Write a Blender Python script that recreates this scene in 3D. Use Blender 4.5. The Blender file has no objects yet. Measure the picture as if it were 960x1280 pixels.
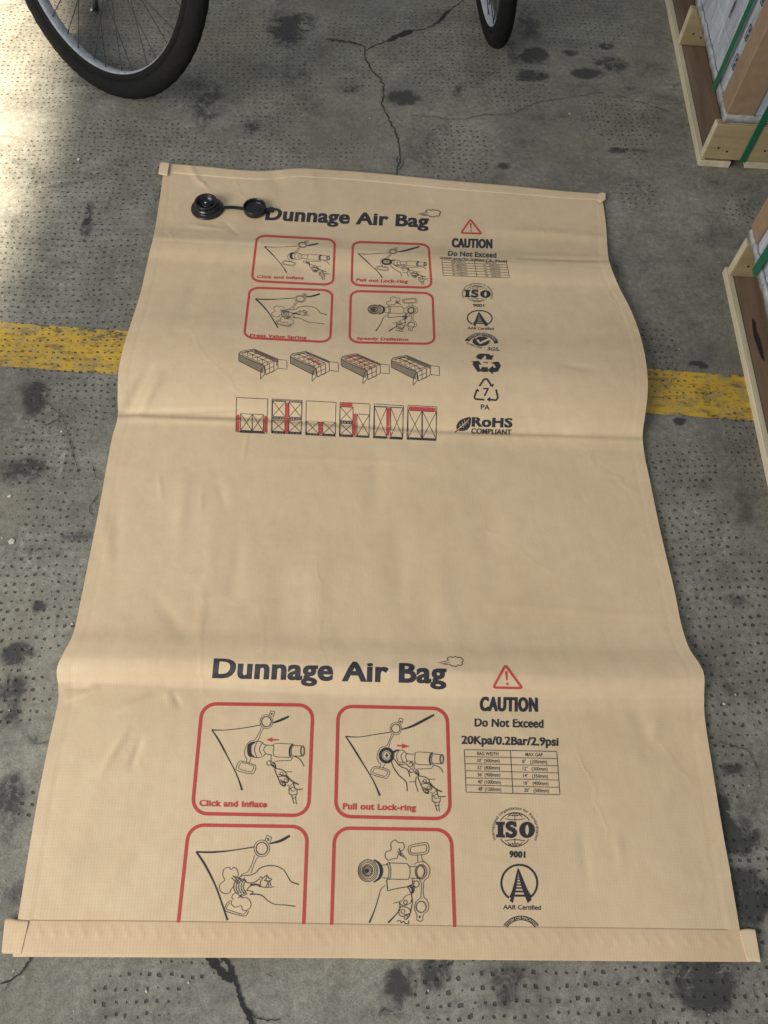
import bpy, bmesh, math, random
import numpy as np
from mathutils import Vector, Matrix
from mathutils.geometry import tessellate_polygon
random.seed(4)
SC = bpy.context.scene
COL = SC.collection
# ------------------------------------------------------------------ camera
CAM_H = 1.35
F = 961.0                                     # focal length in pixels of a 960x1280 frame
_n = np.array([-35., 497., F]); _n /= np.linalg.norm(_n)
_up = -_n
_y = np.array([0, -1., 0]); _y = _y - (_y @ _up) * _up; _y /= np.linalg.norm(_y)
_x = np.cross(_y, _up)
BAS = np.stack([_x, _y, _up])                 # rows: world axes seen by the camera
cam = bpy.data.cameras.new('camera'); co = bpy.data.objects.new('camera', cam); COL.objects.link(co)
R_ = Vector(BAS[:, 0]); D_ = Vector(BAS[:, 1]); FW = Vector(BAS[:, 2])
co.matrix_world = Matrix(((R_.x, -D_.x, -FW.x, 0), (R_.y, -D_.y, -FW.y, 0), (R_.z, -D_.z, -FW.z, CAM_H), (0, 0, 0, 1)))
cam.sensor_fit = 'VERTICAL'; cam.sensor_height = 32.0; cam.lens = F / 1280 * 32.0
cam.clip_start = 0.05; cam.clip_end = 200
SC.camera = co
# ------------------------------------------------------------------ light
W = bpy.data.worlds.new('World'); SC.world = W; W.use_nodes = True
bg = W.node_tree.nodes['Background']
bg.inputs[0].default_value = (0.80, 0.90, 1.0, 1); bg.inputs[1].default_value = 0.40
def lamp(name, kind, loc, target, power, color, **kw):
    l = bpy.data.lights.new(name, kind); l.energy = power; l.color = color
    for k, v in kw.items(): setattr(l, k, v)
    o = bpy.data.objects.new(name, l); COL.objects.link(o); o.location = loc
    o.rotation_euler = (Vector(target) - Vector(loc)).to_track_quat('-Z', 'Y').to_euler()
    return o
lamp('door_light', 'AREA', (-2.7, -1.2, 2.1), (0.0, 0.6, 0), 150, (1.0, 0.97, 0.92), shape='RECTANGLE', size=2.4, size_y=2.0)
lamp('sun_patch_light', 'SPOT', (-5.2, 1.85, 7.0), (-3.76, 1.72, 0), 17000, (1.0, 0.90, 0.72), spot_size=math.radians(41.1), spot_blend=0.045, shadow_soft_size=0.10)
SC.view_settings.view_transform = 'Standard'; SC.view_settings.look = 'None'
SC.view_settings.exposure = 0.0; SC.view_settings.gamma = 1.0
SC.cycles.use_denoising = True

# ------------------------------------------------------------------ geometry maths
def rays(P):
    P = np.asarray(P, float).reshape(-1, 2)
    d = np.stack([P[:, 0] - 480, P[:, 1] - 640, np.full(len(P), F)], 1)
    w = d @ BAS.T
    return w / -w[:, 2:3]                      # falls one metre per unit
def un(px, py, z=0.0):
    w = rays([[px, py]])[0] * (CAM_H - z)
    return np.array([w[0], w[1], z])
def unv(P, z=0.0):
    w = rays(P) * (CAM_H - z)
    w[:, 2] = z
    return w
def vnoise(x, y, seed=0):
    rs = np.random.RandomState(seed); T = rs.rand(256, 256)
    xi = np.floor(x).astype(int); yi = np.floor(y).astype(int); fx = x - xi; fy = y - yi
    fx = fx * fx * (3 - 2 * fx); fy = fy * fy * (3 - 2 * fy)
    g = lambda a, b: T[a % 256, b % 256]
    return (g(xi, yi) * (1 - fx) + g(xi + 1, yi) * fx) * (1 - fy) + (g(xi, yi + 1) * (1 - fx) + g(xi + 1, yi + 1) * fx) * fy
def fbm(x, y, seed=0, o=4):
    s = 0; a = .5
    for k in range(o): s = s + a * vnoise(x * 2 ** k, y * 2 ** k, seed + k); a *= .5
    return s

# the bag lies in long cross folds; heights by distance along the bag
def vcoord(x, y): return y + x * (0.020 + 0.034 * y)
KN = [(1235, .004), (1197, .005), (1150, .007), (1050, .007), (960, .008), (905, .007), (880, .006), (866, .009), (852, .0225), (840, .0270),
      (826, .0250), (800, .0170), (770, .0130), (720, .0105), (640, .009), (580, .008), (552, .008), (541, .0095), (536, .009), (531, .0125), (518, .022), (496, .032), (468, .037),
      (440, .033), (410, .023), (380, .017), (352, .016), (336, .021), (326, .022), (316, .017), (305, .011), (290, .008), (270, .007), (240, .006), (222, .006), (205, .006)]
_kv = np.array([vcoord(*un(480, a)[:2]) for a, b in KN]); _kz = np.array([b for a, b in KN])
_fv = np.linspace(_kv[0] - .05, _kv[-1] + .1, 4000)
def _pchip(xk, yk, x):
    h = np.diff(xk); dl = np.diff(yk) / h; m = np.zeros(len(xk))
    for i in range(1, len(xk) - 1):
        m[i] = 0 if dl[i - 1] * dl[i] <= 0 else 2 * dl[i - 1] * dl[i] / (dl[i - 1] + dl[i])
    x = np.clip(x, xk[0], xk[-1]); i = np.clip(np.searchsorted(xk, x) - 1, 0, len(h) - 1); t = (x - xk[i]) / h[i]
    return (yk[i] * (1 + 2 * t) * (1 - t) ** 2 + m[i] * h[i] * t * (1 - t) ** 2 + yk[i + 1] * t * t * (3 - 2 * t) + m[i + 1] * h[i] * t * t * (t - 1))
_fz = _pchip(_kv, _kz, _fv)
# wrinkles: start and end (photo pixels give the place on the floor), width m, height m
WR = [((236, 285), (285, 292), .010, .0016), ((222, 262), (236, 250), .006, .0014), ((285, 240), (305, 232), .007, .0012), ((250, 236), (262, 226), .006, .0014), ((280, 280), (300, 300), .008, -.0012), ((192, 472), (156, 520), .014, -.0050), ((205, 480), (176, 522), .012, .0035), ((158, 519), (300, 517), .006, -.0030), ((160, 526), (330, 531), .008, .0016),
      ((86, 861), (112, 860), .005, -.003), ((86, 876), (122, 862), .006, .0030), ((150, 888), (185, 872), .008, .0025), ((128, 966), (160, 915), .010, .0030), ((165, 960), (178, 925), .008, -.0025),
      ((200, 596), (204, 628), .006, .0011), ((254, 612), (252, 648), .007, .0010), ((275, 606), (282, 640), .012, -.0012), ((268, 650), (262, 760), .02, .0012), ((150, 620), (146, 760), .014, -.0010), ((330, 575), (520, 580), .008, .0007), ((620, 760), (840, 775), .012, .0008), ((310, 545), (304, 580), .004, .0014), ((232, 600), (224, 690), .020, .0022),
      ((218, 868), (226, 885), .006, -.002), ((205, 872), (216, 866), .006, .002), ((470, 560), (468, 660), .03, -.0022), ((545, 700), (560, 800), .035, .0022), ((400, 690), (392, 800), .03, .0022),
      ((355, 700), (352, 790), .03, -.0022), ((500, 650), (498, 770), .03, -.0026), ((255, 740), (250, 800), .012, .0015), ((610, 640), (618, 760), .04, -.0018), ((300, 670), (292, 760), .02, -.0018),
      ((195, 750), (235, 800), .02, -.0018), ((110, 1130), (160, 1080), .02, .002), ((60, 1110), (120, 1050), .03, .002), ((790, 880), (815, 940), .02, -.0018), ((820, 900), (812, 935), .012, .0015),
      ((725, 1030), (735, 1110), .012, -.0015), ((770, 1045), (775, 1080), .012, .0012), ((235, 205), (250, 232), .012, .0025), ((340, 212), (352, 240), .03, -.003), ((395, 215), (390, 250), .03, .0025),
      ((250, 228), (262, 240), .008, .002), ((620, 290), (760, 300), .02, .003), ((650, 330), (765, 332), .010, -.003), ((700, 470), (745, 476), .015, -.002), ((560, 545), (800, 552), .012, .0016),
      ((580, 1070), (660, 1085), .006, .0006), ((130, 640), (140, 720), .02, .0015), ((265, 320), (225, 420), .03, -.002), ((430, 840), (640, 850), .01, .001), ((620, 870), (700, 990), .03, .0014)]
WRW = [(un(*a)[:2], un(*b)[:2], w, h) for a, b, w, h in WR]
VC1 = vcoord(*un(480, 535)[:2]); VC2 = vcoord(*un(480, 868)[:2]); VC3 = vcoord(*un(480, 326)[:2])
def Z(x, y):
    v = vcoord(x, y); s = 1.0 + .16 * np.sin(3.1 * x + 1.0)
    z = np.interp(v + .006 * np.sin(5 * x) + .010 * (fbm(x * 5 + 9, y * 5 + 9, 71, 2) - .4), _fv, _fz)
    z = .006 + (z - .006) * s
    z = z + .0030 * (fbm(x * 4 + 40, y * 3 + 40, 3, 3) - .45) + .0013 * (fbm(x * 15 + 40, y * 11 + 40, 13, 3) - .45)
    z = z - .0030 * np.exp(-np.abs(v - VC1 + .004 * np.sin(7 * x)) / .0055) + .0016 * np.exp(-np.abs(v - VC1 + .013 + .004 * np.sin(7 * x)) / .006)
    z = z - .0016 * np.exp(-np.abs(v - VC2 + .006 * np.sin(5 * x + 1)) / .005) - .0010 * np.exp(-np.abs(v - VC3) / .004)
    for a, b, w, h in WRW:
        d = b - a; L = np.hypot(*d); d = d / L
        px = x - a[0]; py = y - a[1]; t = np.clip((px * d[0] + py * d[1]), 0, L)
        q = np.hypot(px - t * d[0], py - t * d[1]) / w
        z = z + h * np.exp(-q * q * 2) * np.clip(np.sin(np.pi * np.clip((t + .15 * L) / (1.3 * L), 0, 1)), 0, 1)
    return np.maximum(z, .0035)
def hit(P, lift=0.0):
    R = rays(P); lo = np.full(len(R), CAM_H - .12); hi = np.full(len(R), CAM_H + .0)
    for _ in range(26):
        m = (lo + hi) / 2; up = (CAM_H - m) > Z(R[:, 0] * m, R[:, 1] * m) + lift
        lo = np.where(up, m, lo); hi = np.where(up, hi, m)
    m = (lo + hi) / 2
    return np.stack([R[:, 0] * m, R[:, 1] * m, CAM_H - m], 1)
def homog(src, dst):
    A = []
    for (x, y), (u, v) in zip(src, dst):
        A.append([x, y, 1, 0, 0, 0, -u * x, -u * y, -u]); A.append([0, 0, 0, x, y, 1, -v * x, -v * y, -v])
    H = np.linalg.svd(np.array(A, float))[2][-1].reshape(3, 3)
    def f(P):
        P = np.asarray(P, float).reshape(-1, 2); q = np.c_[P, np.ones(len(P))] @ H.T
        return q[:, :2] / q[:, 2:3]
    return f

# ------------------------------------------------------------------ object helpers
def tag(o, label=None, cat=None, group=None, kind=None):
    if label: o['label'] = label
    if cat: o['category'] = cat
    if group: o['group'] = group
    if kind: o['kind'] = kind
    return o
def empty(name, loc=(0, 0, 0), rz=0):
    o = bpy.data.objects.new(name, None); COL.objects.link(o); o.location = loc; o.rotation_euler = (0, 0, rz)
    o.empty_display_size = .05
    return o
def from_data(name, V, Fc, m, parent=None, smooth=True):
    me = bpy.data.meshes.new(name); me.from_pydata([tuple(map(float, v)) for v in V], [], Fc); me.update()
    if m: me.materials.append(m)
    if smooth: me.polygons.foreach_set('use_smooth', [True] * len(me.polygons))
    o = bpy.data.objects.new(name, me); COL.objects.link(o)
    if parent: o.parent = parent
    return o
def obj(name, bm, m, parent=None, smooth=False):
    me = bpy.data.meshes.new(name); bm.to_mesh(me); bm.free(); me.materials.append(m)
    if smooth: me.polygons.foreach_set('use_smooth', [True] * len(me.polygons))
    o = bpy.data.objects.new(name, me); COL.objects.link(o)
    if parent: o.parent = parent
    return o
def box(bm, x0, x1, y0, y1, z0, z1, bev=0.0):
    r = bmesh.ops.create_cube(bm, size=1.0); vs = r['verts']
    for v in vs:
        v.co = Vector((x0 + (v.co.x + .5) * (x1 - x0), y0 + (v.co.y + .5) * (y1 - y0), z0 + (v.co.z + .5) * (z1 - z0)))
    if bev:
        es = list({e for v in vs for e in v.link_edges})
        bmesh.ops.bevel(bm, geom=es, offset=bev, segments=2, affect='EDGES', profile=.6)
def tube(bm, pts, r, n=10, closed=False, cap=True):
    pts = [Vector(p) for p in pts]; N = len(pts); rings = []; prev = None
    for i, p in enumerate(pts):
        a = pts[i - 1] if (i > 0 or closed) else p; b = pts[(i + 1) % N] if (i < N - 1 or closed) else p
        t = (b - a).normalized()
        if prev is None: prev = t.orthogonal().normalized()
        u = (prev - t * prev.dot(t)).normalized(); prev = u; w = t.cross(u)
        rr = r[i] if isinstance(r, (list, tuple)) else r
        rings.append([bm.verts.new(p + (u * math.cos(k * 2 * math.pi / n) + w * math.sin(k * 2 * math.pi / n)) * rr) for k in range(n)])
    for i in range(N if closed else N - 1):
        A = rings[i]; B = rings[(i + 1) % N]
        for k in range(n): bm.faces.new((A[k], A[(k + 1) % n], B[(k + 1) % n], B[k]))
    if cap and not closed:
        bm.faces.new(rings[0][::-1]); bm.faces.new(rings[-1])
def lathe(bm, prof, n=48, M=None):
    rings = []
    for r, z in prof:
        rings.append([bm.verts.new((r * math.cos(k * 2 * math.pi / n), r * math.sin(k * 2 * math.pi / n), z)) for k in range(n)])
    for A, B in zip(rings, rings[1:]):
        for k in range(n): bm.faces.new((A[k], A[(k + 1) % n], B[(k + 1) % n], B[k]))
    bm.faces.new(rings[0][::-1]); bm.faces.new(rings[-1])
    if M: bmesh.ops.transform(bm, matrix=M, verts=[v for r in rings for v in r])

# ------------------------------------------------------------------ node helpers
class NT:
    def __init__(s, name):
        s.m = bpy.data.materials.new(name); s.m.use_nodes = True; s.t = s.m.node_tree; s.b = s.t.nodes['Principled BSDF']
        s.tc = s.t.nodes.new('ShaderNodeTexCoord'); s.P = s.tc.outputs['Object']
    def n(s, kind, **kw):
        x = s.t.nodes.new(kind)
        for k, v in kw.items(): setattr(x, k, v)
        return x
    def put(s, sock, v):
        if isinstance(v, bpy.types.NodeSocket): s.t.links.new(v, sock)
        elif v is not None: sock.default_value = v if not (isinstance(v, tuple) and len(v) == 3 and sock.type == 'RGBA') else (*v, 1)
    def math(s, op, a, b=None, c=None, clamp=False):
        x = s.n('ShaderNodeMath', operation=op, use_clamp=clamp)
        for i, v in enumerate((a, b, c)):
            if v is not None: s.put(x.inputs[i], v)
        return x.outputs[0]
    def vmath(s, op, a, b=None):
        x = s.n('ShaderNodeVectorMath', operation=op); s.put(x.inputs[0], a)
        if b is not None: s.put(x.inputs[1], b)
        return x.outputs['Value'] if op in ('LENGTH', 'DISTANCE') else x.outputs[0]
    def noise(s, scale, detail=4, rough=.55, vec=None, dist=0, col=False):
        x = s.n('ShaderNodeTexNoise'); s.put(x.inputs['Vector'], vec or s.P)
        x.inputs['Scale'].default_value = scale; x.inputs['Detail'].default_value = detail; x.inputs['Roughness'].default_value = rough; x.inputs['Distortion'].default_value = dist
        return x.outputs['Color' if col else 'Fac']
    def mapr(s, v, a, b, c=0., d=1., smooth=False):
        x = s.n('ShaderNodeMapRange', clamp=True)
        if smooth: x.interpolation_type = 'SMOOTHSTEP'
        s.put(x.inputs[0], v)
        for i, q in enumerate((a, b, c, d)): s.put(x.inputs[i + 1], q)
        return x.outputs[0]
    def mix(s, f, a, b, mode='MIX'):
        x = s.n('ShaderNodeMix', data_type='RGBA', blend_type=mode); s.put(x.inputs[0], f); s.put(x.inputs[6], a); s.put(x.inputs[7], b)
        return x.outputs[2]
    def scale(s, v, sc):
        x = s.n('ShaderNodeMapping'); s.put(x.inputs[0], v); x.inputs['Scale'].default_value = sc
        return x.outputs[0]
    def attr(s, name):
        x = s.n('ShaderNodeAttribute', attribute_name=name); return x.outputs['Fac']
    def bump(s, h, strength, dist, normal=None):
        x = s.n('ShaderNodeBump'); x.inputs['Strength'].default_value = strength; x.inputs['Distance'].default_value = dist
        s.put(x.inputs['Height'], h)
        if normal: s.put(x.inputs['Normal'], normal)
        return x.outputs[0]
    def out(s, color=None, rough=None, normal=None, **kw):
        if color is not None: s.put(s.b.inputs['Base Color'], color)
        if rough is not None: s.put(s.b.inputs['Roughness'], rough)
        if normal is not None: s.put(s.b.inputs['Normal'], normal)
        for k, v in kw.items(): s.put(s.b.inputs[k.replace('_', ' ')], v)
        return s.m

def concrete_nodes(s):
    big = s.noise(1.5, 7, .62); mid = s.noise(8, 8, .68); fine = s.noise(75, 9, .82); grit = s.noise(420, 2, .6)
    c = s.mix(s.mapr(big, .32, .68), (.146, .139, .121), (.262, .249, .216))
    c = s.mix(.75, c, s.mix(s.mapr(mid, .30, .70), (.30, .29, .27), (.70, .69, .65)), 'OVERLAY')
    c = s.mix(.75, c, s.mix(s.mapr(fine, .30, .70), (.16, .16, .16), (.80, .80, .78)), 'OVERLAY')
    c = s.mix(.55, c, s.mix(s.mapr(grit, .25, .75), (.25, .25, .25), (.75, .75, .75)), 'OVERLAY')
    spk = s.noise(95, 3, .6, vec=s.vmath('ADD', s.P, (1., 8., 2.)))
    c = s.mix(s.math('MULTIPLY', s.mapr(spk, .66, .72, 0, .7), s.mapr(mid, .4, .6)), c, (.04, .038, .036))
    spw = s.noise(120, 3, .7, vec=s.vmath('ADD', s.P, (6., 2., 9.)))
    c = s.mix(s.mapr(spw, .68, .76, 0, .55), c, (.42, .41, .38))
    # brownish soil tint
    c = s.mix(s.mapr(s.noise(3.3, 5, .6, vec=s.vmath('ADD', s.P, (5., 3., 1.))), .50, .72, 0, .5), c, (.18, .145, .095))
    tr = s.noise(3.0, 6, .7, vec=s.scale(s.vmath('ADD', s.P, s.vmath('MULTIPLY', s.noise(1.3, 2, .5, col=True), (.5, .5, 0))), (1.0, 3.2, 1)), dist=.7)
    c = s.mix(s.math('MULTIPLY', s.mapr(tr, .55, .70, 0, .45), s.mapr(fine, .35, .6)), c, (.07, .066, .06))
    # pale scuffs and lime
    sc = s.math('MULTIPLY', s.mapr(s.noise(5.5, 6, .7, vec=s.vmath('ADD', s.P, (9., 1., 4.)), dist=1.2), .56, .72), s.mapr(fine, .46, .60))
    sc = s.math('MULTIPLY', sc, s.math('ADD', .15, s.attr('scuff')), clamp=True)
    c = s.mix(s.math('MULTIPLY', sc, .75), c, (.40, .39, .36))
    # dark stains and the painted wheel shadow
    st = s.math('MULTIPLY', s.attr('stain_shadow'), s.math('ADD', s.mapr(s.noise(24, 8, .78, dist=.5), .34, .62, .12, 1.05), s.mapr(fine, .3, .7, -.15, .2)))
    stm = s.mapr(st, .12, .62, 0, 1, True)
    c = s.mix(s.math('MULTIPLY', stm, .86), c, (.026, .025, .026))
    sm = s.mapr(s.math('ADD', s.noise(7, 9, .80, vec=s.vmath('ADD', s.P, (2., 7., 0.)), dist=.6), s.math('MULTIPLY', big, .25)), .66, .80, 0, .68)
    c = s.mix(s.math('MULTIPLY', sm, s.math('SUBTRACT', 1.0, s.attr('scuff'), clamp=True)), c, (.045, .043, .042))
    # thin scratches
    v1 = s.noise(2.0, 3, .5, vec=s.scale(s.P, (1, 1, 1)), col=True)
    scr = s.noise(9, 4, .6, vec=s.scale(s.vmath('ADD', s.P, s.vmath('MULTIPLY', v1, (.25, .25, 0))), (6.0, .55, 1)))
    c = s.mix(s.math('MULTIPLY', s.mapr(s.math('ABSOLUTE', s.math('SUBTRACT', scr, .5)), 0, .004, .42, 0), s.mapr(mid, .48, .62)), c, (.33, .32, .30))
    # rows of small square pits pressed in the concrete
    wob = s.vmath('MULTIPLY', s.vmath('SUBTRACT', s.noise(11, 3, .6, col=True), (.5, .5, .5)), (.016, .016, 0))
    big_w = s.vmath('MULTIPLY', s.vmath('SUBTRACT', s.noise(1.7, 1, .5, col=True), (.5, .5, .5)), (.07, .07, 0))
    q = s.scale(s.vmath('ADD', s.vmath('ADD', s.P, wob), big_w), (1 / .0158, 1 / .0172, 0))
    sep = s.n('ShaderNodeSeparateXYZ'); s.put(sep.inputs[0], q)
    row = s.math('FLOOR', sep.outputs[1])
    xx = s.math('ADD', sep.outputs[0], s.math('MULTIPLY', s.math('FRACT', s.math('MULTIPLY', row, .37)), .35))
    cm = s.n('ShaderNodeCombineXYZ'); s.put(cm.inputs[0], xx); s.put(cm.inputs[1], sep.outputs[1])
    cell = s.vmath('FLOOR', cm.outputs[0]); fr = s.vmath('SUBTRACT', s.vmath('FRACTION', cm.outputs[0]), (.5, .5, 0))
    wn = s.n('ShaderNodeTexWhiteNoise', noise_dimensions='3D'); s.put(wn.inputs['Vector'], cell)
    jit = s.vmath('MULTIPLY', s.vmath('SUBTRACT', wn.outputs['Color'], (.5, .5, .5)), (.30, .26, 0))
    fr = s.vmath('ADD', s.vmath('ADD', fr, jit), s.vmath('MULTIPLY', s.vmath('SUBTRACT', s.noise(160, 2, .5, col=True), (.5, .5, .5)), (.30, .30, 0)))
    fr = s.vmath('ABSOLUTE', fr); sp = s.n('ShaderNodeSeparateXYZ'); s.put(sp.inputs[0], fr)
    d = s.math('ADD', s.math('MAXIMUM', sp.outputs[0], s.math('MULTIPLY', sp.outputs[1], 1.5)), s.math('MULTIPLY', s.vmath('LENGTH', fr), .45))
    pm = s.math('ADD', s.attr('pits'), s.math('MULTIPLY', s.math('SUBTRACT', s.noise(5, 4, .6, vec=s.vmath('ADD', s.P, (3., 3., 3.))), .5), 1.5))
    rad = s.math('MULTIPLY', s.math('ADD', .09, s.math('MULTIPLY', wn.outputs['Value'], .17)), s.mapr(pm, .16, .50))
    dot = s.mapr(s.math('SUBTRACT', d, rad), -.03, .09, 1, 0)
    dot = s.math('MULTIPLY', dot, s.mapr(rad, .02, .12))
    c = s.mix(s.math('MULTIPLY', dot, .72), c, (.022, .021, .022))
    h = s.math('ADD', s.math('MULTIPLY', fine, .5), s.math('MULTIPLY', grit, .25)); h = s.math('SUBTRACT', h, s.math('MULTIPLY', dot, 1.6))
    h = s.math('ADD', h, s.math('MULTIPLY', mid, 1.0))
    return c, h, dot, fine, mid
def mat_concrete():
    s = NT('worn_concrete'); c, h, dot, fine, mid = concrete_nodes(s)
    return s.out(c, s.mapr(mid, .3, .7, .62, .86), s.bump(h, .75, .0022), Specular_IOR_Level=.35)
def mat_paint():
    s = NT('worn_yellow_paint'); c, h, dot, fine, mid = concrete_nodes(s)
    sep = s.n('ShaderNodeSeparateXYZ'); s.put(sep.inputs[0], s.P)
    y1 = s.mix(s.mapr(mid, .3, .7), (.44, .255, .016), (.60, .37, .030))
    y1 = s.mix(s.math('MULTIPLY', s.mapr(fine, .45, .75), .45), y1, (.56, .40, .12))
    wear = s.math('ADD', s.mapr(s.noise(17, 7, .78, dist=.8), .46, .60), s.math('MULTIPLY', s.mapr(fine, .50, .66), .30))
    wear = s.math('MULTIPLY', wear, s.attr('wear'), clamp=True)
    dirt = s.mapr(s.noise(45, 5, .75, vec=s.scale(s.P, (.6, 1.4, 1))), .50, .62, 0, 1.0)
    y1 = s.mix(s.math('MULTIPLY', dirt, s.math('MULTIPLY', s.attr('wear'), 1.3), ), y1, (.05, .043, .026))
    y1 = s.mix(s.math('MULTIPLY', dot, .85), y1, (.05, .04, .02))
    col = s.mix(s.math('MULTIPLY', wear, .8, clamp=True), y1, c)
    return s.out(col, .55, s.bump(h, .6, .0018))
def mat_paper(name, tint=(1, 1, 1), amp=1.0):
    s = NT(name)
    a = s.noise(3.5, 5, .6); b = s.noise(40, 4, .6)
    c0 = tuple(x * t for x, t in zip((.600, .442, .265), tint)); c1 = tuple(x * t for x, t in zip((.685, .512, .322), tint))
    c = s.mix(s.mapr(a, .3, .7), c0, c1)
    vo = s.n('ShaderNodeTexVoronoi', feature='DISTANCE_TO_EDGE'); vo.inputs['Scale'].default_value = 5.5
    s.put(vo.inputs['Vector'], s.scale(s.vmath('ADD', s.P, s.vmath('MULTIPLY', s.noise(6, 3, .6, col=True), (.12, .12, 0))), (1.25, .8, 0)))
    crz = s.math('MULTIPLY', s.mapr(vo.outputs['Distance'], 0, .045, 0, 1, True), s.mapr(s.noise(3.1, 3, .6, vec=s.vmath('ADD', s.P, (7., 2., 0.))), .50, .66))
    c = s.mix(.14, c, s.mix(s.mapr(b, .3, .7), (.35, .35, .35), (.65, .65, .65)), 'OVERLAY')
    # woven liner showing as fine ribs through the kraft
    wx = s.n('ShaderNodeTexWave', wave_type='BANDS', bands_direction='X'); s.put(wx.inputs['Vector'], s.P); wx.inputs['Scale'].default_value = 62; wx.inputs['Distortion'].default_value = .6; wx.inputs['Detail'].default_value = 1
    wy = s.n('ShaderNodeTexWave', wave_type='BANDS', bands_direction='Y'); s.put(wy.inputs['Vector'], s.P); wy.inputs['Scale'].default_value = 62; wy.inputs['Distortion'].default_value = .6
    ribs = s.math('ADD', s.math('MULTIPLY', wx.outputs['Fac'], .6), s.math('MULTIPLY', wy.outputs['Fac'], .4))
    msk = s.mapr(s.noise(2.2, 3, .6, vec=s.vmath('ADD', s.P, (1., 4., 0.))), .38, .68)
    c = s.mix(s.math('MULTIPLY', s.math('MULTIPLY', ribs, msk), .07), c, tuple(x * .62 for x in c0))
    smg = s.noise(2.6, 6, .68, vec=s.vmath('ADD', s.P, (3., 9., 0.)), dist=.8)
    c = s.mix(s.mapr(smg, .54, .74, 0, .16), c, (.40, .28, .17))
    c = s.mix(s.math('MULTIPLY', s.mapr(s.noise(260, 3, .7), .62, .72, 0, .35), 1.0), c, tuple(x * .72 for x in c0))
    h = s.math('ADD', s.math('MULTIPLY', a, 2.6 * amp), s.math('MULTIPLY', s.noise(13, 2, .5, vec=s.scale(s.P, (1.5, .5, 1))), .7 * amp))
    h = s.math('ADD', h, s.math('MULTIPLY', crz, -.22 * amp)); h = s.math('ADD', h, s.math('MULTIPLY', ribs, .05)); h = s.math('ADD', h, s.math('MULTIPLY', b, .08))
    return s.out(c, s.mapr(smg, .35, .65, .56, .44), s.bump(h, .55, .0030), Specular_IOR_Level=.42)
def mat_ink(name, col, rough=.45):
    s = NT(name); f = s.noise(300, 3, .7)
    c = s.mix(s.mapr(f, .35, .75, 0, .35), col, tuple(min(1, x * 1.5 + .02) for x in col))
    return s.out(c, rough, s.bump(f, .1, .0005))
def mat_wood(name, c0, c1, stretch=(1, .06, 1), scale=30):
    s = NT(name)
    v = s.scale(s.P, stretch); a = s.noise(scale, 6, .65, vec=v, dist=.6); b = s.noise(6, 4, .6, vec=v)
    c = s.mix(s.mapr(a, .3, .7), c0, c1); c = s.mix(s.mapr(b, .45, .72, 0, .5), c, tuple(x * .55 for x in c0))
    c = s.mix(.25, c, s.mix(s.noise(260, 2, .6), (.2, .2, .2), (.8, .8, .8)), 'OVERLAY')
    return s.out(c, .72, s.bump(a, .4, .0012))
def mat_plain(name, col, rough, bumps=0.0, scale=60, var=.25, **kw):
    s = NT(name); f = s.noise(scale, 5, .6)
    c = s.mix(s.mapr(f, .3, .7), tuple(x * (1 - var) for x in col), tuple(min(1, x * (1 + var)) for x in col))
    return s.out(c, s.mapr(f, .2, .8, rough * .85, min(1, rough * 1.15)), s.bump(f, max(bumps, .01), .001), **kw)
def mat_film(name):
    s = NT(name)
    v = s.scale(s.P, (1, .9, .35)); a = s.noise(9, 6, .65, vec=v, dist=1.6); b = s.noise(34, 4, .6, vec=s.scale(s.P, (1, 1, .25)), dist=.8)
    c = s.mix(s.mapr(a, .34, .62), (.27, .275, .31), (.47, .50, .54)); c = s.mix(s.mapr(b, .5, .7, 0, .5), c, (.72, .76, .79))
    c = s.mix(s.mapr(s.noise(5, 4, .6, vec=s.vmath('ADD', s.P, (4., 4., 4.))), .52, .68, 0, .45), c, (.30, .40, .38))
    return s.out(c, .22, s.bump(s.math('ADD', a, s.math('MULTIPLY', b, .4)), .7, .006), Specular_IOR_Level=.6)
M = {}
M['concrete'] = mat_concrete(); M['paint'] = mat_paint()
M['paper'] = mat_paper('kraft_paper'); M['paper_strip'] = mat_paper('kraft_strip', (.98, .935, .91), .8); M['paper_light'] = mat_paper('kraft_torn', (1.12, 1.12, 1.15), .6)
M['black_ink'] = mat_ink('black_ink', (.022, .020, .026)); M['red_ink'] = mat_ink('red_ink', (.46, .050, .040))
M['knock'] = mat_ink('kraft_reversed_lettering', (.60, .44, .26))
M['black_plastic'] = mat_plain('black_plastic', (.012, .012, .014), .28, .08, 90)
M['steel'] = mat_plain('spring_steel', (.55, .55, .53), .25, .05, 90, Metallic=1.0)
M['rubber'] = mat_plain('tyre_rubber', (.009, .009, .0095), .85, .35, 120, .4, Specular_IOR_Level=.15)
M['alu'] = mat_plain('dull_aluminium', (.34, .355, .37), .5, .2, 60, Metallic=.2)
M['spoke'] = mat_plain('dark_spoke_steel', (.018, .018, .02), .6, .05, 60)
M['frame'] = mat_plain('dark_frame_paint', (.02, .022, .03), .35, .05, 30)
M['crack'] = mat_plain('crack_dirt', (.020, .019, .018), .95, .5, 150, .5)
M['wood_pale'] = mat_wood('pale_pine', (.44, .37, .235), (.66, .57, .39), (1, .07, 1))
M['wood_shaded'] = mat_wood('shaded_board', (.15, .095, .058), (.27, .18, .115), (1, .07, 1))  # brown wood with the shade on the board top put into its colour
M['wood_gold'] = mat_wood('golden_pine', (.27, .20, .105), (.40, .31, .17), (.07, 1, 1.0))
M['card'] = mat_plain('brown_cardboard', (.25, .165, .098), .8, .15, 50, .12)
M['film'] = mat_film('stretch_film_over_cartons')
M['film_band'] = mat_plain('bunched_stretch_film', (.34, .34, .335), .22, .8, 40, .45)
M['strap'] = mat_plain('green_strap', (.010, .115, .055), .32, .3, 200, .15)
M['debris'] = mat_plain('pale_crumb', (.5, .47, .4), .8, .3, 100)

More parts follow.
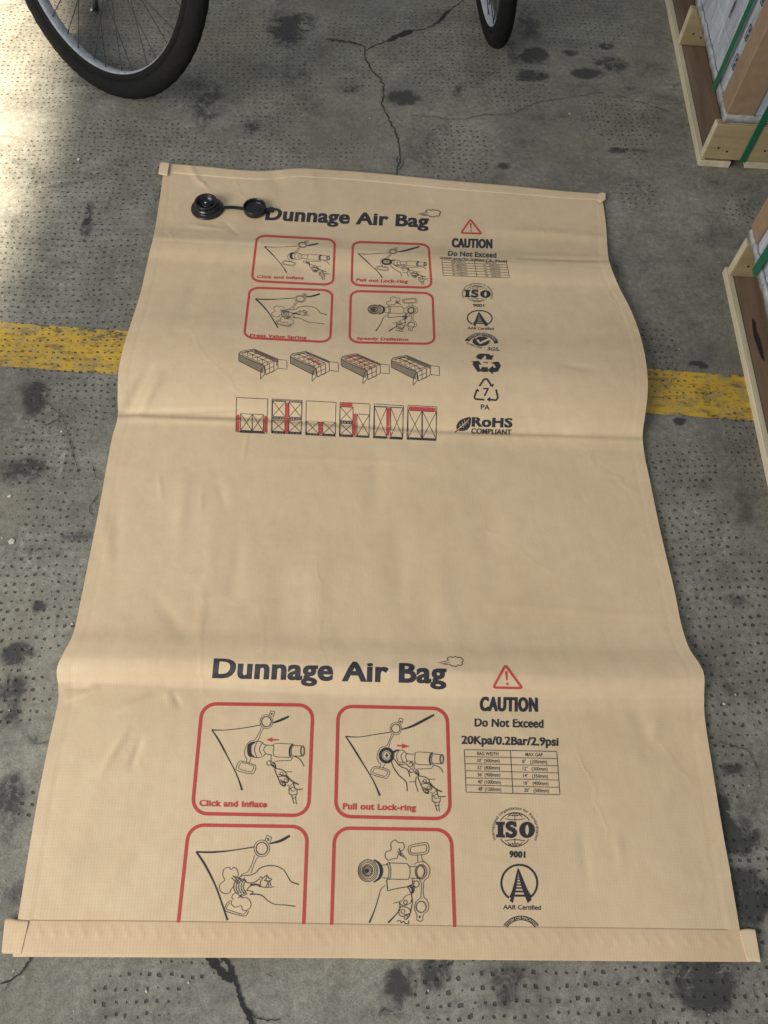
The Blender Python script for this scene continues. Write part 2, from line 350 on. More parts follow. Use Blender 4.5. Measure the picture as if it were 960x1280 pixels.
# ------------------------------------------------------------------ floor
def segd(x, y, a, b):
    d = b - a; L = max(np.hypot(*d), 1e-6); d = d / L; t = np.clip((x - a[0]) * d[0] + (y - a[1]) * d[1], 0, L)
    return np.hypot(x - a[0] - t * d[0], y - a[1] - t * d[1])
# stains, plus the left wheel's soft shadow painted in: place, radii (m), strength
ST = [((668, 70), .05, .045, .85), ((665, 95), .055, .03, 1.0), ((640, 70), .03, .10, .5), ((713, 66), .03, .02, .7), ((734, 92), .055, .026, 1.1), ((758, 58), .03, .02, .75), ((755, 20), .10, .03, .4),
      ((505, 122), .06, .04, .8), ((575, 115), .035, .07, .5), ((438, 110), .03, .03, .5), ((360, 35), .07, .10, .8), ((375, 28), .06, .06, .8), ((315, 160), .04, .05, .6), ((368, 95), .10, .10, .35),
      ((700, 143), .03, .02, .6), ((630, 207), .022, .018, .7), ((765, 80), .06, .04, .7), ((787, 110), .03, .015, .6), ((770, 188), .035, .015, .8), ((800, 188), .04, .012, .6), ((745, 92), .03, .03, .7),
      ((108, 285), .018, .05, .8), ((112, 258), .012, .03, .6), ((200, 240), .02, .03, .5), ((95, 100), .05, .02, .4), ((270, 120), .12, .10, .45), ((255, 150), .04, .12, .5), ((190, 265), .05, .05, .4),  # broad spots beside the wheel paint its soft shadow on the floor
      ((45, 500), .030, .050, .75), ((38, 485), .05, .03, .4), ((15, 590), .06, .04, .6), ((45, 585), .03, .03, .6), ((40, 690), .10, .03, .4), ((95, 670), .05, .015, .6), ((48, 758), .016, .014, .8),
      ((22, 818), .035, .025, .8), ((12, 860), .04, .03, .7), ((15, 895), .03, .03, .6), ((45, 922), .025, .02, .5), ((10, 990), .03, .04, .7), ((15, 1030), .03, .05, .5), ((20, 1120), .03, .03, .6),
      ((870, 454), .020, .008, 1.1), ((880, 458), .010, .006, 1.1), ((850, 526), .018, .010, 1.0), ((870, 405), .03, .02, .5), ((885, 430), .05, .03, .35), ((868, 605), .06, .03, .45), ((940, 512), .012, .020, .9),
      ((905, 1015), .014, .030, 1.5), ((925, 1045), .04, .035, 1.1), ((915, 960), .03, .012, .7), ((935, 1120), .05, .05, .9), ((920, 750), .04, .02, .6), ((905, 860), .02, .02, .5), ((940, 870), .04, .03, .4),
      ((885, 1240), .05, .04, .9), ((850, 1215), .04, .03, .6), ((905, 1215), .06, .03, .5), ((640, 1220), .06, .03, .6), ((545, 1215), .03, .03, .7), ((500, 1225), .03, .03, .7), ((625, 1255), .05, .02, .5), ((480, 1265), .05, .03, .6),
      ((930, 630), .05, .10, .35), ((840, 165), .12, .05, .3), ((900, 60), .2, .3, .2), ((560, 20), .3, .12, .2), ((420, 110), .14, .14, .18), ((660, 30), .05, .12, .6), ((30, 760), .2, .3, .05),
      ((160, 1210), .06, .03, .2), ((430, 1205), .04, .02, .3), ((880, 380), .03, .03, .3), ((790, 300), .03, .10, .3), ((772, 330), .02, .05, .5)]
# pits: place, radii, strength (rows of pits show in patches)
PT = [((90, 60), .35, .30, .9), ((220, 60), .3, .3, .9), ((150, 200), .30, .22, .8), ((60, 330), .20, .25, .9), ((330, 80), .2, .3, .7), ((450, 60), .12, .25, .7), ((560, 60), .20, .25, .8), ((570, 190), .10, .12, .9),
      ((640, 100), .12, .15, .8), ((720, 25), .25, .2, .6), ((800, 245), .05, .05, 1.1), ((780, 150), .12, .12, .8), ((930, 265), .06, .06, 1.2), ((420, 190), .10, .10, .6), ((350, 190), .12, .10, .7),
      ((100, 395), .25, .08, .9), ((110, 480), .12, .12, .9), ((80, 430), .22, .08, .7), ((820, 430), .05, .07, 1.0), ((840, 480), .05, .05, 1.3), ((870, 490), .12, .03, .5), ((850, 580), .09, .06, .9), ((940, 560), .05, .12, 1.0),
      ((870, 660), .10, .10, .8), ((850, 740), .08, .05, 1.3), ((930, 760), .12, .12, 1.3), ((900, 840), .10, .10, 1.2), ((900, 950), .05, .08, .6), ((940, 1110), .08, .08, 1.3), ((30, 740), .10, .08, .9), ((40, 790), .10, .05, .8),
      ((15, 870), .08, .06, .8), ((40, 1010), .03, .04, .6), ((170, 1245), .07, .04, 1.0), ((230, 1215), .08, .02, .6), ((660, 1230), .18, .06, 1.4), ((560, 1240), .06, .05, 1.0), ((820, 1240), .2, .08, 1.3), ((70, 620), .12, .12, .5), ((930, 1250), .1, .06, 1.2),
      ((60, 660), .06, .05, .6), ((50, 560), .12, .06, .5)]
SF = [((20, 700), .2, .25, .9), ((60, 590), .12, .2, .9), ((30, 840), .08, .2, .9), ((50, 980), .06, .1, .8), ((120, 140), .25, .2, .9), ((90, 1215), .05, .04, .9), ((200, 1250), .06, .04, .5), ((460, 130), .1, .1, .3),
      ((450, 190), .1, .06, .5), ((50, 400), .2, .2, .7), ((340, 1250), .1, .05, .5), ((560, 60), .2, .2, .25), ((945, 1245), .04, .04, .6)]
def field(x, y, L, base=0.0):
    r = np.full(x.shape, base)
    for (p, rx, ry, s) in L:
        c = un(*p); q = ((x - c[0]) / (rx * .9)) ** 2 + ((y - c[1]) / (ry * .9)) ** 2
        r = np.maximum(r, s * 1.25 * np.exp(-q ** 1.6)) if s > .6 else r + s * np.exp(-q)
    return r
def attrs(me, x, y, extra=None):
    for nm, L, b in (('stain_shadow', ST, 0.02), ('pits', PT, .03), ('scuff', SF, .10)):
        a = me.attributes.new(nm, 'FLOAT', 'POINT'); a.data.foreach_set('value', field(x, y, L, b).astype(np.float32))
    if extra is not None:
        a = me.attributes.new('wear', 'FLOAT', 'POINT'); a.data.foreach_set('value', extra.astype(np.float32))
def grid(xs, ys, zf, name, m, parent=None):
    X, Y = np.meshgrid(xs, ys, indexing='ij'); n, k = X.shape
    V = np.stack([X.ravel(), Y.ravel(), zf(X, Y).ravel()], 1)
    I = np.arange(n * k).reshape(n, k); Fc = np.stack([I[:-1, :-1], I[1:, :-1], I[1:, 1:], I[:-1, 1:]], -1).reshape(-1, 4).tolist()
    return from_data(name, V, Fc, m, parent), X.ravel(), Y.ravel()
xs = np.concatenate([np.linspace(-7, -1.7, 8)[:-1], np.arange(-1.7, 1.9, .0095), np.linspace(1.95, 7, 8)])
ys = np.concatenate([np.linspace(-5, -.6, 7)[:-1], np.arange(-.6, 3.1, .0095), np.linspace(3.15, 9, 8)])
fl, X, Y = grid(xs, ys, lambda x, y: x * 0 - .0006 * (fbm(x * 3 + 50, y * 3 + 50, 5, 2)), 'floor', M['concrete'])
attrs(fl.data, X, Y); tag(fl, 'grey worn concrete floor with rows of pits, stains and cracks', kind='structure')
# painted floor line
A = un(0, 403); B = un(945, 471); Cc = un(0, 458); Dd = un(945, 527)
nx, ny = 300, 24; V = []; wear = []
for i in range(nx + 1):
    t = -.5 + 2.2 * i / nx; a = A + (B - A) * t; c = Cc + (Dd - Cc) * t
    for j in range(ny + 1):
        s_ = j / ny; p = a + (c - a) * s_
        e = .0018 * (random.random() - .5) if j in (0, ny) else 0
        V.append((p[0], p[1] + e, .0012)); wear.append(t)
V = np.array(V); t = np.array(wear)
Fc = [[i * (ny + 1) + j, i * (ny + 1) + j + 1, (i + 1) * (ny + 1) + j + 1, (i + 1) * (ny + 1) + j] for i in range(nx) for j in range(ny)]
pl = from_data('painted_line', V, Fc, M['paint'])
sj = np.tile(np.arange(ny + 1) / ny, nx + 1)
we = np.where(t < .3, .46 + .25 * np.exp(-((sj - .1) / .15) ** 2), .42) + .25 * np.exp(-((V[:, 0] - un(910, 500)[0]) / .05) ** 2)
we += .5 * np.exp(-np.minimum(sj, 1 - sj) / .03)
attrs(pl.data, V[:, 0], V[:, 1], we)
tag(pl, 'worn yellow painted line across the concrete floor', kind='structure')
# cracks
def catmull(P, n=6, closed=False):
    P = np.asarray(P, float); N = len(P)
    if N < 3: return P
    out = []
    for i in range(N if closed else N - 1):
        if closed: a, b, c, d = P[(i - 1) % N], P[i], P[(i + 1) % N], P[(i + 2) % N]
        else: a, b, c, d = P[max(i - 1, 0)], P[i], P[i + 1], P[min(i + 2, N - 1)]
        for k in range(n):
            t = k / n; out.append(.5 * (2 * b + (c - a) * t + (2 * a - 5 * b + 4 * c - d) * t * t + (3 * b - a - 3 * c + d) * t ** 3))
    if not closed: out.append(P[-1])
    return np.array(out)
def resample(P, step, closed=False):
    P = np.asarray(P, float)
    if closed: P = np.vstack([P, P[:1]])
    o = [P[0]]
    for a, b in zip(P, P[1:]):
        k = max(1, int(np.ceil(np.hypot(*(b - a)) / step)))
        for i in range(1, k + 1): o.append(a + (b - a) * i / k)
    return np.array(o[:-1] if closed else o)
def ribbon(P, W, closed=False):
    P = np.asarray(P, float); n = len(P)
    if closed: T = np.roll(P, -1, 0) - np.roll(P, 1, 0)
    else:
        T = np.empty_like(P); T[1:-1] = P[2:] - P[:-2]; T[0] = P[1] - P[0]; T[-1] = P[-1] - P[-2]
    T /= np.maximum(np.hypot(T[:, 0], T[:, 1])[:, None], 1e-9); N = np.stack([-T[:, 1], T[:, 0]], 1)
    W = np.broadcast_to(np.asarray(W, float), (n,))[:, None] / 2
    V = np.empty((2 * n, 2)); V[0::2] = P + N * W; V[1::2] = P - N * W
    m = n if closed else n - 1
    Fq = [[2 * i, 2 * i + 1, (2 * ((i + 1) % n)) + 1, 2 * ((i + 1) % n)] for i in range(m)]
    return V, Fq
CR = [([(407, 49), (420, 50), (437, 52), (456, 58), (456, 73), (467, 90), (480, 103), (477, 131), (484, 144), (495, 165), (500, 184), (499, 202), (494, 222)], 2.0, .9),
      ([(456, 63), (468, 57), (490, 49), (512, 39), (539, 34), (554, 22), (563, 11), (582, -2)], 1.5, .8), ([(484, 51), (492, 47), (504, 42), (512, 39), (516, 38)], 6, .5), ([(545, 30), (553, 21), (562, 12)], 4, .5),
      ([(505, 196), (503, 206), (497, 214)], 1.2, .6), ([(500, 192), (496, 200), (500, 210)], 1.0, .6), ([(512, 144), (540, 146), (575, 150), (600, 144), (640, 142), (674, 127), (700, 123), (730, 119), (757, 114)], .6, .6),
      ([(40, 1190), (36, 1203), (25, 1217), (12, 1226), (-3, 1230)], 3.2, .8), ([(12, 1226), (5, 1240)], 1.5, .5), ([(257, 1185), (264, 1200), (273, 1212), (283, 1222), (290, 1228)], 15, .35), ([(270, 1190), (286, 1204), (292, 1222), (297, 1236), (302, 1256), (312, 1272), (318, 1290)], 7, .9),
      ([(304, 1258), (320, 1272), (334, 1276), (350, 1274)], 2.5, .6), ([(57, 497), (66, 510), (78, 520), (85, 543), (93, 573), (100, 593)], 1.0, .5), ([(115, 577), (120, 597), (128, 600)], 1.0, .5), ([(123, 617), (112, 633), (113, 640), (118, 648)], 1.5, .5),
      ([(78, 520), (62, 530), (54, 531)], 1.0, .5), ([(5, 977), (20, 990), (32, 1000)], 1.2, .5), ([(108, 250), (112, 268), (106, 282)], 1.0, .6), ([(470, 1270), (478, 1262), (492, 1265), (500, 1275)], 1.2, .6), ([(800, 150), (803, 145), (805, 140)], 1.5, .5),
      ([(895, 925), (915, 932), (935, 938), (948, 960), (952, 985)], 1.2, .6), ([(960, 115), (900, 108), (850, 130), (800, 128)], .35, .4), ([(770, 118), (800, 128), (840, 141)], .7, .5), ([(40, 925), (46, 930), (60, 927)], 1.2, .5),
      ([(940, 1232), (946, 1246), (950, 1256)], 1.4, .5), ([(332, 1217), (341, 1221)], 2.0, .4)]
cv = []; cf = []
rs = np.random.RandomState(5)
for k, (P, w, jg) in enumerate(CR):
    q = resample(P, 3.2); q[1:-1] += rs.normal(size=(len(q) - 2, 2)) * .8 * jg
    ww = w * (.62 if k > 5 or k in (0, 1) else .8) * (.55 + .9 * rs.rand(len(q))) * np.clip(np.minimum(np.arange(len(q)), np.arange(len(q))[::-1]) / 3 + .25, 0, 1)
    v, f = ribbon(q, ww); o = len(cv); v3 = unv(v, .0014 + .00006 * k); cv += v3.tolist(); cf += [[i + o for i in a] for a in f]
ck = from_data('crack', cv, cf, M['crack'], fl, smooth=False)
# pale crumbs and flakes on the floor
bm = bmesh.new()
for px, py, s_ in [(98, 199, .006), (228, 34, .007), (530, 148, .003), (788, 57, .004), (936, 438, .006), (938, 450, .004), (712, 142, .004), (140, 110, .003), (75, 90, .003), (15, 677, .008), (90, 780, .003), (905, 880, .003), (944, 805, .003), (462, 148, .003), (12, 620, .005), (300, 180, .003), (870, 640, .003)] + [(random.uniform(0, 960), random.uniform(0, 1270), random.uniform(.0012, .0028)) for _ in range(120)]:
    c = un(px, py, .001)
    r = bmesh.ops.create_icosphere(bm, subdivisions=1, radius=1.0); a = random.random() * 3; e = random.uniform(.4, 1)
    for v in r['verts']:
        j = random.uniform(.6, 1.2); X_ = v.co.x * s_ * j; Y_ = v.co.y * s_ * e * j
        v.co = Vector((c[0] + X_ * math.cos(a) - Y_ * math.sin(a), c[1] + X_ * math.sin(a) + Y_ * math.cos(a), c[2] + v.co.z * s_ * .22))
tag(obj('floor_crumbs', bm, M['debris']), 'pale crumbs and flakes scattered on the concrete floor', 'crumbs', kind='stuff')

# ------------------------------------------------------------------ the bag
c0 = un(480, 700)
bag = empty('air_bag', (0, 0, 0))
tag(bag, 'flat brown kraft paper air bag with black and red printing, laid on the concrete floor', 'air bag')
LE = [(205, 205), (201, 240), (193, 290), (186, 320), (176, 365), (165, 400), (155, 432), (148, 465), (147, 500), (147, 522), (140, 548), (132, 590), (122, 645), (103, 740), (92, 790), (80, 815), (72, 832), (71, 845), (73, 858), (72, 880), (62, 925), (47, 1000), (32, 1090), (20, 1165), (16, 1196)]
RE = [(752, 243), (757, 280), (759, 310), (762, 330), (773, 358), (787, 385), (797, 410), (805, 440), (809, 470), (809, 495), (806, 520), (803, 545), (806, 572), (812, 600), (826, 668), (843, 740), (851, 780), (861, 810), (874, 830), (880, 845), (880, 870), (881, 900), (890, 960), (903, 1040), (914, 1100), (925, 1165), (930, 1200)]
TE = [(205, 205), (250, 209), (300, 213), (335, 214), (370, 211), (400, 212), (470, 217), (560, 226), (640, 233), (700, 239), (752, 243)]
def arc_interp(P, n, par=None):
    P = catmull(P, 8); w = hit(P); 
    L = np.r_[0, np.cumsum(np.hypot(np.diff(w[:, 0]), np.diff(w[:, 1])))]
    # parametrise by distance along the bag so both edges stay in step
    s = vcoord(w[:, 0], w[:, 1]); s = (s - s[0]) / (s[-1] - s[0]); q = np.linspace(0, 1, n)
    o = np.argsort(s)
    return np.stack([np.interp(q, s[o], w[o, 0]), np.interp(q, s[o], w[o, 1])], 1)
NV, NU = 460, 300
Lp = arc_interp(LE, NV); Rp = arc_interp(RE, NV)
te = hit(catmull(TE, 8)); 
uu = np.linspace(0, 1, NU)
G = Lp[:, None, :] * (1 - uu[None, :, None]) + Rp[:, None, :] * uu[None, :, None]
# top edge follows its own outline
tl = np.stack([np.interp(uu, np.linspace(0, 1, len(te)), te[:, i]) for i in (0, 1)], 1)
dt = tl - G[0]; fall = np.exp(-np.arange(NV) / 25.)[:, None, None]; G = G + dt[None] * fall
zt = Z(G[..., 0], G[..., 1])
seam = np.minimum(uu, 1 - uu) * 1.1
zt = zt + .0004 * (1 / (1 + np.exp((seam - .021) / .0009)))[None] * (.6 + .4 * np.sin(np.arange(NV) / 60.))[:, None] - .0004 * np.exp(-((seam - .0235) / .0022) ** 2)[None]
curl = .0014 * (np.arange(NV) < NV * .93)[:, None] * np.exp(-((1 - uu) * 1.1 / .02))[None] * (.4 + .6 * np.abs(np.sin(np.arange(NV) / 37.)))[:, None]
zt = zt + curl
zb = np.maximum(zt - .0035, .0016)
V = np.concatenate([np.dstack([G, zt]).reshape(-1, 3), np.dstack([G, zb]).reshape(-1, 3)])
I = np.arange(NV * NU).reshape(NV, NU); J = I + NV * NU
Fc = np.stack([I[:-1, :-1], I[1:, :-1], I[1:, 1:], I[:-1, 1:]], -1).reshape(-1, 4).tolist() + np.stack([J[:-1, :-1], J[:-1, 1:], J[1:, 1:], J[1:, :-1]], -1).reshape(-1, 4).tolist()
for i in range(NV - 1): Fc += [[I[i, 0], J[i, 0], J[i + 1, 0], I[i + 1, 0]], [I[i, -1], I[i + 1, -1], J[i + 1, -1], J[i, -1]]]
for j in range(NU - 1): Fc += [[I[0, j], I[0, j + 1], J[0, j + 1], J[0, j]], [I[-1, j], J[-1, j], J[-1, j + 1], I[-1, j + 1]]]
sheet = from_data('bag_body', V, [list(map(int, f)) for f in Fc], M['paper'], bag)
sheet.data.polygons.foreach_set('use_smooth', [True] * len(sheet.data.polygons))
bm = bmesh.new(); bm.from_mesh(sheet.data)
for e in bm.edges:
    if len(e.link_faces) == 2 and e.calc_face_angle(0) > 1.0: e.smooth = False
bm.to_mesh(sheet.data); bm.free()
def strip(name, top, bot, m, lift, ramp=None, n=240, k=14, thick=.0010, stitch=None, parent=bag, ragged=0, zf=None):
    return strip_(name, top, bot, m, lift, n, k, thick, stitch, parent, ragged, zf, ramp)
def strip_(name, top, bot, m, lift, n=240, k=14, thick=.0010, stitch=None, parent=bag, ragged=0, zf=None, ramp=None):
    T = resample(catmull(top, 6), 3); Bt = resample(catmull(bot, 6), 3)
    s = np.linspace(0, 1, n); ip = lambda P: np.stack([np.interp(s, np.linspace(0, 1, len(P)), P[:, i]) for i in (0, 1)], 1)
    T = ip(T); Bt = ip(Bt); q = np.linspace(0, 1, k)[None, :, None]
    P = T[:, None] * (1 - q) + Bt[:, None] * q
    W3 = hit(P.reshape(-1, 2), lift).reshape(n, k, 3) if zf is None else unv(P.reshape(-1, 2), zf).reshape(n, k, 3)
    if stitch:
        row, pitch = stitch; qq = np.linspace(0, 1, k)
        ph = W3[..., 0] / pitch
        W3[..., 2] += .0005 * np.exp(-((qq[None, :] - row) / .10) ** 2) * np.maximum(0, np.sin(ph * 2 * np.pi)) + .0003 * np.exp(-((qq[None, :] - row + .18) / .08) ** 2) * np.maximum(0, np.sin(ph * 2 * np.pi + 1.5))
    # edges turn down a little onto what lies below
    if ramp is not None:
        rq = np.linspace(0, 1, k) if ramp == 1 else np.linspace(1, 0, k)
        W3[..., 2] -= (lift - .0003) * (rq ** 3)[None, :]
    ed = np.minimum(np.linspace(0, 1, k), np.linspace(1, 0, k)); 
    W3[..., 2] -= (.0006 if ramp is None else 0) * np.exp(-ed[None, :] / .04)
    lo = W3.copy(); lo[..., 2] = np.maximum(lo[..., 2] - thick, .0006) if lift < .001 or name != 'end_strip' else np.maximum(lo[..., 2] - thick - .0015, .0006)
    V = np.concatenate([W3.reshape(-1, 3), lo.reshape(-1, 3)]); I = np.arange(n * k).reshape(n, k); J = I + n * k
    Fc = np.stack([I[:-1, :-1], I[:-1, 1:], I[1:, 1:], I[1:, :-1]], -1).reshape(-1, 4).tolist() + np.stack([J[:-1, :-1], J[1:, :-1], J[1:, 1:], J[:-1, 1:]], -1).reshape(-1, 4).tolist()
    for i in range(n - 1): Fc += [[int(x) for x in f] for f in ([I[i, 0], I[i + 1, 0], J[i + 1, 0], J[i, 0]], [I[i, -1], J[i, -1], J[i + 1, -1], I[i + 1, -1]])]
    for j in range(k - 1): Fc += [[int(x) for x in f] for f in ([I[0, j], J[0, j], J[0, j + 1], I[0, j + 1]], [I[-1, j], I[-1, j + 1], J[-1, j + 1], J[-1, j]])]
    return from_data(name, V, Fc, m, parent, smooth=True)
hem = strip('end_strip', [(22, 1149), (60, 1150), (200, 1151), (400, 1154), (600, 1157.5), (800, 1160), (926, 1162)], [(3, 1192), (100, 1194), (300, 1196), (600, 1200), (800, 1201.5), (938, 1202.5)], M['paper_strip'], .0014, 0, 420, 22, stitch=(.40, .022))
strip('folded_tab', [(6, 1149), (12, 1148), (24, 1150), (36, 1151)], [(2, 1191), (10, 1192), (20, 1192.5), (26, 1193)], M['paper_strip'], .0022, None, 30, 16, parent=hem)
strip('torn_tab', [(924, 1163), (930, 1161.5), (938, 1161), (944, 1162)], [(934, 1200), (938, 1202), (944, 1202), (951, 1203)], M['paper_light'], .0024, None, 30, 16, parent=hem)
top_hem = strip('end_strip', [(206, 203.5), (250, 207), (300, 212), (335, 213), (370, 210), (400, 211), (470, 216), (560, 225), (640, 232), (700, 238), (753, 242)], [(207, 215), (250, 219), (300, 223), (335, 224), (370, 221), (400, 222), (470, 227), (560, 236), (640, 242), (700, 247), (752, 250)], M['paper'], .0010, 1, 260, 8, thick=.0008)
strip('folded_tab', [(200, 203), (205, 202), (212, 203)], [(198, 217), (203, 218), (209, 219)], M['paper_light'], .006, None, 20, 12, parent=top_hem)
strip('folded_tab', [(748, 242), (753, 240), (757, 241)], [(747, 250), (751, 253), (757, 249)], M['paper_light'], .006, None, 20, 12, parent=top_hem)

# ------------------------------------------------------------------ printing (thin ink laid on the paper)
class Ink:
    def __init__(s): s.V = []; s.F = []; s.L = []; s.k = 0; s.f = None
    def add(s, v, f):
        v = np.asarray(v, float).reshape(-1, 2)
        if s.f is not None: v = s.f(v)
        o = len(s.V); s.V += v.tolist(); s.F += [[i + o for i in a] for a in f]; s.L += [.00045 + .000004 * (s.k % 60)] * len(v); s.k += 1
    def line(s, P, w, smooth=False, closed=False, taper=None, step=None):
        """w in photo pixels; P in the drawing's own coordinates"""
        P = np.asarray(P, float).reshape(-1, 2)
        if smooth: P = catmull(P, 5, closed)
        if s.f is not None: P = s.f(P)
        P = resample(P, 3.0, closed)
        if closed and len(P) > 2: pass
        W = np.full(len(P), w, float)
        if taper is not None: W = np.interp(np.linspace(0, 1, len(P)), np.linspace(0, 1, len(taper)), np.array(taper, float)) * w
        v, f = ribbon(P, W, closed); g = s.f; s.f = None; s.add(v, f); s.f = g
    def fill(s, P, smooth=False):
        P = np.asarray(P, float)
        if smooth: P = catmull(P, 5, True)
        t = tessellate_polygon([[Vector((a, b, 0)) for a, b in P]]); s.add(P, [list(x) for x in t])
    def circ(s, cx, cy, rx, ry, w, a0=0, a1=360, n=28, taper=None):
        a = np.radians(np.linspace(a0, a1, n + 1)); P = np.stack([cx + rx * np.cos(a), cy + ry * np.sin(a)], 1)
        if a1 - a0 == 360: s.line(P[:-1], w, closed=True)
        else: s.line(P, w, taper=taper)
    def disc(s, cx, cy, rx, ry, n=20):
        a = np.radians(np.linspace(0, 360, n, endpoint=False)); s.fill(np.stack([cx + rx * np.cos(a), cy + ry * np.sin(a)], 1))
    def text(s, txt, quad, bold=0.0, warp=None, cap=None, space=1.0, shear=0.0, ref=None, fat=0.0):
        """quad: photo pixel places of BL, BR, TR, TL of the line (baseline to cap height)"""
        V, Fc = glyphs(txt, bold, space, shear); V = V.copy()
        x0, x1 = V[:, 0].min(), V[:, 0].max(); ch = CAPH
        U = np.stack([(V[:, 0] - x0) / (x1 - x0), (V[:, 1] + bold * .6) / (ch + bold * 1.2)], 1)
        t_ = U[:, 1]; xr = XH / CAPH; U[:, 1] = np.where(t_ < 0, t_ * .95, np.where(t_ < xr, t_ / xr * .75, .75 + (t_ - xr) / (1 - xr) * .25)) if txt != txt.upper() else t_
        if warp: P = warp(U)
        else:
            q = np.array(quad, float); u = U[:, :1]; v = U[:, 1:]
            P = q[0] * (1 - u) * (1 - v) + q[1] * u * (1 - v) + q[2] * u * v + q[3] * (1 - u) * v
        if fat:
            for d_ in (-fat, fat, 0): s.add(P + [d_, 0], Fc)
        else: s.add(P, Fc)
    def build(s, name, m, parent, extra=0.0):
        V = hit(np.array(s.V), 0.0); V[:, 2] += np.array(s.L) + extra
        return from_data(name, V, s.F, m, parent, smooth=True)
_gc = {}
def glyphs(txt, bold, space=1.0, shear=0.0):
    key = (txt, bold, space, shear)
    if key in _gc: return _gc[key]
    c = bpy.data.curves.new('t', 'FONT'); c.body = txt; c.size = 1.0; c.resolution_u = 4; c.offset = bold; c.space_character = space; c.shear = shear
    o = bpy.data.objects.new('t', c); COL.objects.link(o)
    dg = bpy.context.evaluated_depsgraph_get(); me = o.evaluated_get(dg).to_mesh()
    bm = bmesh.new(); bm.from_mesh(me); o.evaluated_get(dg).to_mesh_clear()
    bpy.data.objects.remove(o); bpy.data.curves.remove(c)
    for i in range(-2, 9):
        bmesh.ops.bisect_plane(bm, geom=bm.verts[:] + bm.edges[:] + bm.faces[:], plane_co=(0, i * .085 + .01, 0), plane_no=(0, 1, 0))
    w = max(v.co.x for v in bm.verts)
    for i in range(1, int(w / .3) + 1):
        bmesh.ops.bisect_plane(bm, geom=bm.verts[:] + bm.edges[:] + bm.faces[:], plane_co=(i * .3, 0, 0), plane_no=(1, 0, 0))
    bm.verts.index_update(); V = np.array([[v.co.x, v.co.y] for v in bm.verts]); Fc = [[v.index for v in f.verts] for f in bm.faces]; bm.free()
    _gc[key] = (V, Fc); return _gc[key]
CAPH = 1.0
CAPH = float(glyphs('H', 0.0)[0][:, 1].max()); XH = float(glyphs('x', 0.0)[0][:, 1].max())
def crop(ox, oy, s): return lambda P: np.stack([ox + np.asarray(P, float).reshape(-1, 2)[:, 0] / s, oy + np.asarray(P, float).reshape(-1, 2)[:, 1] / s], 1)
BK = M['black_ink']; RD = M['red_ink']
# --- titles and cloud puffs
for quad, cl, cs in (([(265.5, 847.4), (557.5, 854.5), (557.5, 830.5), (267.8, 823.4)], (556, 820), 1.0), ([(331.5, 275), (535.5, 284.6), (536, 270.0), (334, 259.8)], (529.5, 261.5), .93)):
    k = Ink(); k.text('Dunnage Air Bag', quad, .028, space=1.05, fat=.45 if cs == 1.0 else .35); k.build('title_lettering', BK, bag)
    k = Ink(); k.f = lambda P, cl=cl, cs=cs: np.array(cl) + P * [cs, cs * (1 if cs == 1 else .80)]
    k.line([(4, 5), (3, 3), (5, 1.6), (8, 1), (10, 2), (13, .8), (16, 2), (19, 1.8), (21.5, 3.5), (23, 6), (21, 8), (22, 10), (19.5, 12), (16.5, 11.4), (14, 13.4), (11, 12.4), (8.5, 12.6), (6.5, 10.5)], .9, smooth=True)
    k.line([(-9, 8.6), (0, 7), (5, 5.2)], 1.0, taper=(.2, 1, .6)); k.line([(-6, 9.6), (2, 9.2), (6, 8.0)], .9, taper=(.2, 1, .6)); k.line([(-3, 10.6), (3, 11), (6.5, 10.5)], .8, taper=(.2, 1, .6))
    k.build('cloud_print', BK, bag)
